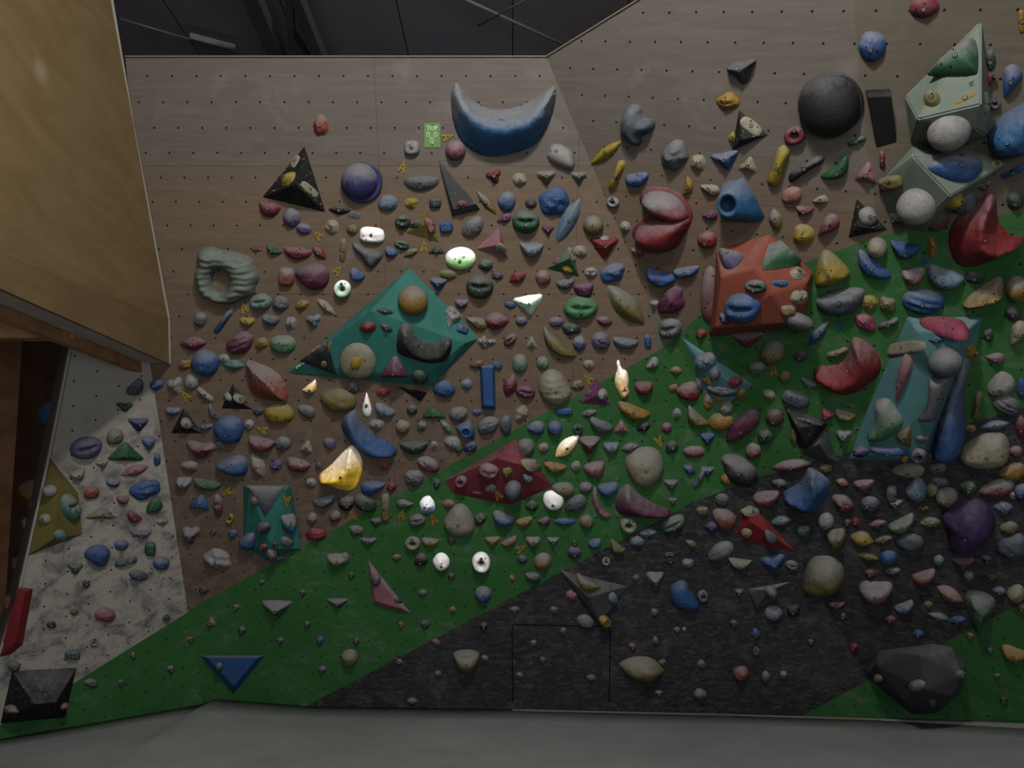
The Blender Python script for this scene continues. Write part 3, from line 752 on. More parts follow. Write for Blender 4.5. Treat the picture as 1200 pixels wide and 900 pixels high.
# ------------------------------------------------------------------ large single holds
C = custom
C('crescent_hold', '', [(535, 95), (541, 103), (552, 117), (568, 126), (582, 129), (602, 127), (625, 117), (640, 106), (650, 99), (652, 107), (650, 125), (643, 147), (632, 166), (615, 176), (590, 182), (573, 184), (556, 179), (540, 166), (531, 145), (528, 118), (530, 103)], .19, 'sky', 7, ridge=[(534, 99), (542, 122), (556, 141), (583, 153), (612, 149), (632, 134), (649, 104)], round_=1, label='very large blue crescent hold with chalky scoop, highest on the back wall', landmark='very large blue crescent')
C('sculpted_hold', '', [(232, 294), (246, 287), (260, 293), (278, 295), (295, 301), (300, 312), (306, 325), (300, 335), (299, 345), (290, 348), (275, 356), (262, 357), (245, 352), (234, 343), (231, 332), (228, 317), (234, 311), (232, 303)], .1, 'sage', 2, hole=(259.5, 329, 10.5, 13.5), ripple=.15, step=1.9, bolt=False, label='large sage green wavy sculpted hold with a round opening, beside the amber side box', landmark='sage green sculpted ring hold')
C('rock_hold', '', [(288, 420), (300, 424), (320, 432), (333, 445), (338, 462), (337, 470), (310, 469), (295, 462), (289, 448)], .1, 'orange', 6, ridge=[(290, 422), (312, 440), (328, 458), (337, 468)], round_=1, smooth=False, label='large orange rock hold with chalked upper edge, left of the teal diamond volume', landmark='large orange rock hold')
C('crescent_hold', '', [(474, 378), (481, 380), (485, 392), (497, 401), (512, 402), (522, 395), (529, 396), (530, 408), (525, 420), (518, 425), (500, 426), (485, 421), (467, 415), (464, 405), (466, 390), (469, 381)], .09, 'black', 4, ridge=[(472, 384), (476, 400), (486, 412), (500, 418), (516, 415), (527, 399)], label='black crescent hold on the large teal diamond volume', landmark='black crescent hold')
C('crescent_hold', '', [(410, 479), (418, 481), (421, 490), (427, 500), (440, 512), (455, 517), (466, 526), (465, 532), (455, 537), (438, 537), (425, 532), (412, 520), (403, 508), (399, 497), (402, 486)], .11, 'blue', 4, ridge=[(411, 486), (417, 506), (429, 521), (445, 529), (462, 529)], label='blue crescent hold above right of the bright yellow hold', landmark='blue crescent hold')
C('wedge_hold', '', [(412, 521), (418, 526), (424, 536), (425, 548), (422, 560), (418, 570), (412, 575), (400, 574), (388, 569), (377, 566), (373, 560), (376, 554), (388, 545), (396, 536), (405, 527)], .12, 'Byellow', 5, ridge=[(412, 524), (411, 545), (398, 556), (378, 560)], round_=1, label='big bright yellow hold with white chalked top, brightest large hold on the wall', landmark='bright yellow hold')
C('flame_hold', '', [(725, 420), (728, 432), (735, 434), (737, 445), (736, 455), (738, 460), (733, 466), (728, 467), (724, 459), (720, 450), (721, 440), (724, 432), (722, 425)], .05, 'Bcream', 6, boltat=(731, 455), label='bright cream and yellow flame shaped hold on the wood and green border', landmark='bright flame hold')
C('lip_hold', '', [(735, 566), (740, 570), (752, 582), (770, 592), (785, 596), (787, 600), (778, 606), (768, 608), (745, 605), (728, 604), (720, 595), (722, 580), (728, 571)], .11, 'plum', 5, ridge=[(733, 572), (736, 588), (755, 598), (783, 600)], label='large magenta and grey lipped hold at the green and black border', landmark='large magenta lipped hold')
C('crescent_hold', '', [(946, 546), (955, 550), (972, 560), (973, 572), (962, 592), (952, 604), (940, 600), (924, 590), (915, 578), (925, 572), (938, 566), (944, 556)], .11, 'blue', 4, ridge=[(955, 552), (956, 572), (946, 588), (922, 579)], label='large blue scooped hold on black paint under the grey crystal volume', landmark='large blue scooped hold')
C('crescent_hold', '', [(997, 394), (1010, 396), (1025, 408), (1034, 425), (1030, 440), (1012, 455), (993, 464), (975, 460), (958, 446), (952, 436), (957, 428), (975, 429), (990, 422), (997, 410)], .12, 'red', 4, ridge=[(1003, 398), (1012, 415), (1005, 438), (985, 448), (958, 438)], label='large red crescent hold on green paint left of the pale teal volume', landmark='large red crescent hold')
C('saddle_hold', '', [(1158, 224), (1164, 224), (1168, 232), (1168, 255), (1174, 264), (1182, 275), (1192, 277), (1200, 278), (1198, 285), (1180, 296), (1155, 309), (1130, 314), (1117, 305), (1111, 285), (1113, 265), (1125, 250), (1145, 235)], .2, 'red', 3, ridge=[(1161, 229), (1150, 258), (1151, 276), (1165, 289), (1196, 281)], wall_only=True, label='very large red saddle shaped hold at the right edge', landmark='very large red saddle hold')
C('dome_hold', '', [(1215, 112), (1180, 130), (1165, 145), (1156, 158), (1158, 172), (1166, 182), (1178, 185), (1215, 178)], .16, 'sky', 3, wall_only=True, label='big blue dome hold at the right edge beside the upper sage volume')
C('pinch_hold', '', [(1130, 693), (1145, 691), (1160, 696), (1168, 706), (1163, 720), (1150, 735), (1145, 740), (1138, 730), (1132, 710)], .1, 'green', 6, ridge=[(1140, 694), (1150, 710), (1146, 736)], label='large green cone hold half covered in chalk, above the big black boulder', landmark='large green cone hold')
C('dome_hold', '', [(1118, 590), (1132, 583), (1150, 585), (1163, 597), (1168, 612), (1160, 630), (1145, 642), (1130, 646), (1116, 643), (1110, 630), (1110, 613), (1101, 606), (1106, 597)], .17, 'dpurple', 1, label='very large dark purple dome hold at the right', landmark='dark purple dome hold')
C('dome_hold', '', [(797, 679), (805, 681), (808, 690), (818, 702), (820, 710), (812, 715), (797, 714), (787, 706), (784, 695), (787, 685)], .07, 'blue', 2, label='smooth blue kidney hold alone on black paint right of the dark grey triangle', landmark='smooth blue kidney hold')
C('dome_hold', '', [(950, 653), (965, 650), (980, 653), (989, 665), (990, 680), (983, 691), (966, 697), (950, 694), (939, 688), (942, 670)], .13, 'olive', 6, label='large olive yellow and white dome hold on black paint', landmark='olive yellow dome hold')
C('wedge_hold', '', [(1137, 43), (1146, 50), (1147, 83), (1143, 89), (1110, 90), (1088, 89), (1086, 86), (1110, 62)], .07, 'green', 6, round_=1, label='green and white wedge hold on top of the upper sage green volume')
C('wedge_hold', '', [(904, 277), (937, 307), (938, 311), (894, 318), (892, 312)], .07, 'green', 6, ridge=[(905, 281), (918, 297), (936, 309)], round_=1, smooth=False, bolt=False, label='white and green wedge hold on the top corner of the orange volume')
C('wedge_hold', '', [(841, 291), (868, 297), (874, 300), (862, 314), (852, 316), (846, 311)], .06, 'violet', 7, round_=1, label='pale violet cup hold on the top left corner of the orange volume')
C('face_hold', '', [(738, 123), (745, 121), (752, 125), (755, 138), (766, 139), (769, 146), (764, 155), (752, 158), (753, 167), (748, 172), (738, 166), (727, 155), (727, 142), (732, 130)], .09, 'slate', 4, bolt=False, label='slate grey knotted sculpture hold high on the right wall', landmark='slate grey sculpture hold')
C('tripod_hold', '', [(851, 79), (860, 73), (872, 72), (883, 68), (888, 71), (882, 80), (879, 93), (873, 99), (867, 97), (862, 88), (853, 84)], .07, 'dgrey', 3, ridge=[(855, 79), (871, 80), (885, 71)], label='dark grey three-lobed hold high on the right wall', landmark='dark grey three-lobed hold')
C('tripod_hold', '', [(412, 283), (420, 285), (430, 291), (445, 294), (450, 300), (443, 308), (436, 315), (429, 311), (425, 302), (414, 292)], .05, 'grey', 3, label='grey three-lobed hold under the bright white blocky hold', landmark='grey hold under the bright white block')
C('wedge_hold', '', [(1127, 354), (1150, 335), (1170, 323), (1175, 326), (1176, 350), (1160, 357), (1140, 361), (1130, 360)], .09, 'mustard', 6, ridge=[(1130, 355), (1158, 350), (1174, 345)], round_=1, smooth=False, label='large yellow hold with grey chalked face on green paint near the right edge', landmark='large yellow chalked hold')
C('wedge_hold', '', [(966, 291), (978, 297), (998, 318), (994, 325), (975, 334), (957, 335), (954, 328), (958, 303)], .1, 'yellow', 4, round_=2, label='large yellow rounded triangle hold right of the orange boxy volume', landmark='large yellow triangle hold')
C('shell_hold', '', [(1121, 532), (1130, 520), (1150, 508), (1170, 505), (1180, 511), (1184, 525), (1182, 540), (1172, 547), (1150, 549), (1130, 545)], .09, 'cream', 3, ripple=.04, label='large cream shell hold at the right border of green and black', landmark='large cream shell hold')
C('shell_hold', '', [(632, 440), (645, 431), (658, 436), (666, 450), (671, 460), (664, 471), (652, 476), (638, 470), (630, 458)], .08, 'cream', 4, ripple=.06, label='large cream rippled shell hold left of the small pink pyramid', landmark='cream rippled shell hold')
C('face_hold', '', [(742, 526), (760, 522), (774, 528), (779, 545), (774, 560), (762, 569), (747, 571), (738, 560), (731, 545), (734, 534)], .09, 'cream', 4, label='large cream face-like hold on green paint above the magenta lipped hold', landmark='large cream face-like hold')
C('face_hold', '', [(531, 592), (542, 589), (551, 597), (557, 612), (556, 622), (546, 628), (532, 627), (521, 620), (519, 610), (526, 600)], .08, 'cream', 5, label='large pale skull-like hold on green paint below the dark red volume', landmark='pale skull-like hold')
C('mask_hold', '', [(846, 533), (858, 531), (872, 536), (884, 540), (889, 552), (887, 566), (877, 571), (860, 567), (850, 558), (849, 545), (844, 540)], .09, 'black', 6, label='black grinning mask-like hold on green paint with chalked brow', landmark='black mask-like hold')
hr_ = C('half_ring_hold', '', [(753, 222), (765, 217), (785, 220), (800, 228), (812, 245), (812, 258), (803, 275), (795, 290), (778, 296), (755, 291), (742, 279), (741, 270), (748, 260), (765, 253), (751, 240), (749, 230)], .03, 'dred', 2, round_=1, bolt=False, label='big red round hold with a notch cut into its left side', landmark='big notched red hold')
C('lobe', '', [(751, 236), (756, 225), (772, 221), (792, 226), (807, 243), (810, 257), (790, 262), (776, 256), (762, 248)], .13, 'red', 8, parent=hr_)
C('lobe', '', [(744, 270), (756, 259), (772, 254), (790, 252), (810, 252), (808, 264), (800, 278), (790, 292), (770, 295), (752, 288), (744, 279)], .15, 'red', 4, parent=hr_)
C('block_hold', '', [(648, 168), (660, 169), (673, 180), (674, 198), (665, 200), (640, 188), (642, 175)], .06, 'white', 2, boltat=(652, 176), label='large white creased hold just under the very large blue crescent', landmark='large white creased hold')
C('leg_hold', '', [(1128, 403), (1139, 415), (1137, 434), (1129, 455), (1129, 470), (1133, 500), (1131, 525), (1118, 533), (1090, 538), (1092, 510), (1100, 470), (1112, 430)], .22, 'blue', 6, wall_only=True, bolt=False, label='long blue leg shaped hold along the right side of the pale teal volume', landmark='long blue leg hold')
C('banana_hold', '', [(696, 569), (699, 572), (701, 585), (706, 597), (717, 604), (715, 607), (704, 606), (697, 597), (693, 583)], .03, 'rose', 6, boltat=(700, 594), label='thin pale bent banana hold left of the magenta lipped hold')
C('pad_hold', '', [(290, 569), (333, 570), (314, 601), (311, 605)], .02, 'slate', 7, round_=0, smooth=False, bolt=False, label='flat grey chalky triangle pad on top of the teal boxy volume')
fl_ = C('flower_hold', '', [(409, 403), (420, 401), (432, 405), (440, 416), (441, 430), (434, 442), (420, 444), (404, 441), (397, 430), (399, 414)], .05, 'cream', 4, boltat=(418, 422), label='large white and yellow flower hold on the left half of the teal diamond volume', landmark='white and yellow flower hold')
C('wedge_hold', '', [(384, 400), (351, 423), (394, 439)], .01, 'black', 4, round_=0, smooth=False, bolt=False, label='flat black triangular pad on the left tip of the teal diamond volume')
C('flower_center', '', [(409, 415), (418, 410), (430, 410), (431, 420), (427, 432), (418, 434), (408, 431)], .062, 'yellow', 1, parent=fl_)
C('lip_hold', '', [(1077, 372), (1125, 373), (1135, 384), (1136, 396), (1125, 400), (1112, 396), (1090, 388), (1078, 382)], .04, 'pink', 2, round_=1, label='wide pink pad hold along the top of the large pale teal volume')
C('block_hold', '', [(521, 366), (528, 357), (533, 358), (545, 371), (525, 384)], .05, 'white', 5, round_=0, ridge=[(522, 367), (526, 375), (535, 374)], smooth=False, label='white chalky faceted block on the right side of the teal diamond volume')
C('bowl_hold', '', [(1023, 470), (1040, 465), (1050, 478), (1060, 492), (1055, 502), (1040, 515), (1020, 518), (1015, 510), (1028, 495)], .06, 'lgreen', 8, round_=1, label='long white and green chalked hold on the lower left of the pale teal volume')
C('bracket_hold', '', [(1089, 440), (1097, 442), (1110, 441), (1112, 446), (1107, 465), (1100, 485), (1097, 493), (1078, 493), (1076, 489), (1084, 480), (1089, 462)], .06, 'grey', 4, round_=1, boltat=(1102, 474), label='tall grey bracket hold in the middle of the pale teal volume')

# blue funnel hold: faceted body with an open round mouth
def funnel(px, py, rad, poly, color, label, H, mouth, landmark):
    cx, cy = sum(p[0] for p in poly) / len(poly), sum(p[1] for p in poly) / len(poly)
    M, tag, J, cast = local(cx, cy); r = ray(px, py)
    n = M.to_3x3() @ Vector((0, 0, 1)); Mi = M.inverted()
    p0 = M.translation
    def ath(x, y, h): q = ray(x, y); t = ((p0 + n * h) - CAM).dot(n) / q.dot(n); return Mi @ (CAM + q * t)
    bm = bmesh.new(); k = 24
    P = []
    for i in range(k):
        a = 2 * math.pi * i / k
        best = None
        for j in range(len(poly)):
            A, B = poly[j], poly[(j + 1) % len(poly)]; dx, dy = math.cos(a), -math.sin(a)
            ex_, ey = B[0] - A[0], B[1] - A[1]; den = dx * ey - dy * ex_
            if abs(den) < 1e-6: continue
            t = ((A[0] - cx) * ey - (A[1] - cy) * ex_) / den; u = ((A[0] - cx) * dy - (A[1] - cy) * dx) / den
            if t > 0 and -.001 <= u <= 1.001: best = max(best or 0, t)
        P.append((cx + best * math.cos(a), cy - best * math.sin(a)))
    L = [[(ath(*p, -.004)) for p in P], [ath(*p, .01) for p in P]]
    for rr, hh in ((1.0, H * .97), (.92, H), (.74, H * .98), (.66, H * .8), (.5, H * .35), (.25, H * .25)):
        L.append([ath(px + rad[0] * rr * math.cos(2 * math.pi * i / k), py - rad[1] * rr * math.sin(2 * math.pi * i / k), hh) for i in range(k)])
    R = [[bm.verts.new(v) for v in row] for row in L]
    for a in range(len(R) - 1):
        for i in range(k): bm.faces.new((R[a][i], R[a][(i + 1) % k], R[a + 1][(i + 1) % k], R[a + 1][i]))
    bm.faces.new(R[-1])
    o = link('funnel_hold', bm_mesh(bm, 'funnel_hold', True), hold_mat(color, 4), None, None, M)
    put_label(o, label, 'climbing hold'); LM.append((cx, cy, landmark)); return o
funnel(853, 240, (13, 15), [(848, 211), (862, 212), (871, 207), (884, 228), (892, 245), (897, 251), (891, 260), (880, 261), (860, 258), (845, 256), (843, 232)], 'sky', 'large blue funnel hold with a round hollow mouth, right of the notched red hold', .14, None, 'large blue funnel hold')
funnel(546, 507, (6, 6), [(532, 501), (541, 496), (551, 491), (557, 504), (556, 516), (545, 513)], 'sky', 'small bright blue faceted hold with a white ring, under the upright blue block', .06, None, 'small blue ringed hold')

# spheres mounted on back discs
def disc_ball(px, py, r, dx, dy, rd, color, chalk, label, landmark, disc=True, base_color=None):
    M, tag, (jx, jy), cast = local(px + dx, py + dy); s = (jx.length + jy.length) / 2
    bm = bmesh.new()
    if disc:
        n = 40; ring = []
        for rr, z in ((rd, -.003), (rd, .02), (rd * .96, .026)):
            ring.append([bm.verts.new(((jx * (rr * math.cos(2 * math.pi * i / n)) + jy * (rr * math.sin(2 * math.pi * i / n))).to_3d() + Vector((0, 0, z)))) for i in range(n)])
        for a in range(2):
            for i in range(n): bm.faces.new((ring[a][i], ring[a][(i + 1) % n], ring[a + 1][(i + 1) % n], ring[a + 1][i]))
        bm.faces.new(ring[-1]); bm.faces.new(ring[0])
        root = link('ball_hold', bm_mesh(bm, 'back_disc'), hold_mat(base_color or color, 2), None, None, M)
    else: root = None
    bm = bmesh.new(); n, m = 36, 16; prev = None
    for a in range(m):
        ph = math.pi / 2 * (a / m) * 1.0; rr, z = r * math.cos(ph), r * s * .82 * math.sin(ph)
        row = [bm.verts.new(((jx * (rr * math.cos(2 * math.pi * i / n)) + jy * (rr * math.sin(2 * math.pi * i / n))).to_3d() + Vector((0, 0, z - .003)))) for i in range(n)]
        if prev:
            for i in range(n): bm.faces.new((prev[i], prev[(i + 1) % n], row[(i + 1) % n], row[i]))
        prev = row
    t = bm.verts.new((0, 0, r * s * .82 - .003))
    for i in range(n): bm.faces.new((prev[i], prev[(i + 1) % n], t))
    off = jx * (-dx) + jy * dy
    me = bm_mesh(bm, 'dome', True)
    if root:
        o = link('dome', me, hold_mat(color, chalk), root); o.matrix_parent_inverse = Matrix.Identity(4); o.location = (off.x, off.y, .02)
    else:
        # a plain ball bolted to the face: true sphere sunk a little into its seat
        h0 = hit(px, py); dist = (h0[0] - CAM).dot(Vector((0, CT, ST))); rm = r * dist / F
        bm = bmesh.new(); bmesh.ops.create_uvsphere(bm, u_segments=40, v_segments=24, radius=rm)
        bmesh.ops.rotate(bm, verts=bm.verts, cent=(0, 0, 0), matrix=Matrix.Rotation(math.pi / 2, 3, 'X'))
        me = bm_mesh(bm, 'ball_hold', True)
        Mx = M @ Matrix.Translation((off.x, off.y, 0)); Mx.translation = h0[0] + (CAM - h0[0]).normalized() * rm * .35; root = link('ball_hold', me, hold_mat(color, chalk), None, None, Mx)
    put_label(root, label, 'climbing hold'); LM.append((px, py, landmark))
    return root
disc_ball(422, 212, 21.5, 2.5, 1.5, 24, 'navy', 6, 'large navy blue ball hold on a round disc, chalked white on top', 'large navy ball hold')
disc_ball(972, 123, 37, 4, -2, 36, 'black', 2, 'very large matt black ball hold high on the right wall', 'big black ball hold', base_color='black')
disc_ball(484, 352, 17.5, 0, 0, 0, 'mustard', 6, 'yellow ball hold with white upper half near the top of the teal diamond volume', 'yellow and white ball hold', disc=False)
disc_ball(1112, 154, 22.5, 0, 0, 0, 'white', 1, 'smooth white ball hold on the upper sage green volume', 'upper white ball', disc=False)
disc_ball(1074, 242, 21.5, 0, 0, 0, 'white', 1, 'smooth white ball hold on the lower sage green volume', 'lower white ball', disc=False)
disc_ball(1108, 425, 18, 0, 0, 0, 'slate', 6, 'grey chalky ball hold in the upper middle of the pale teal volume', 'grey chalky ball', disc=False)

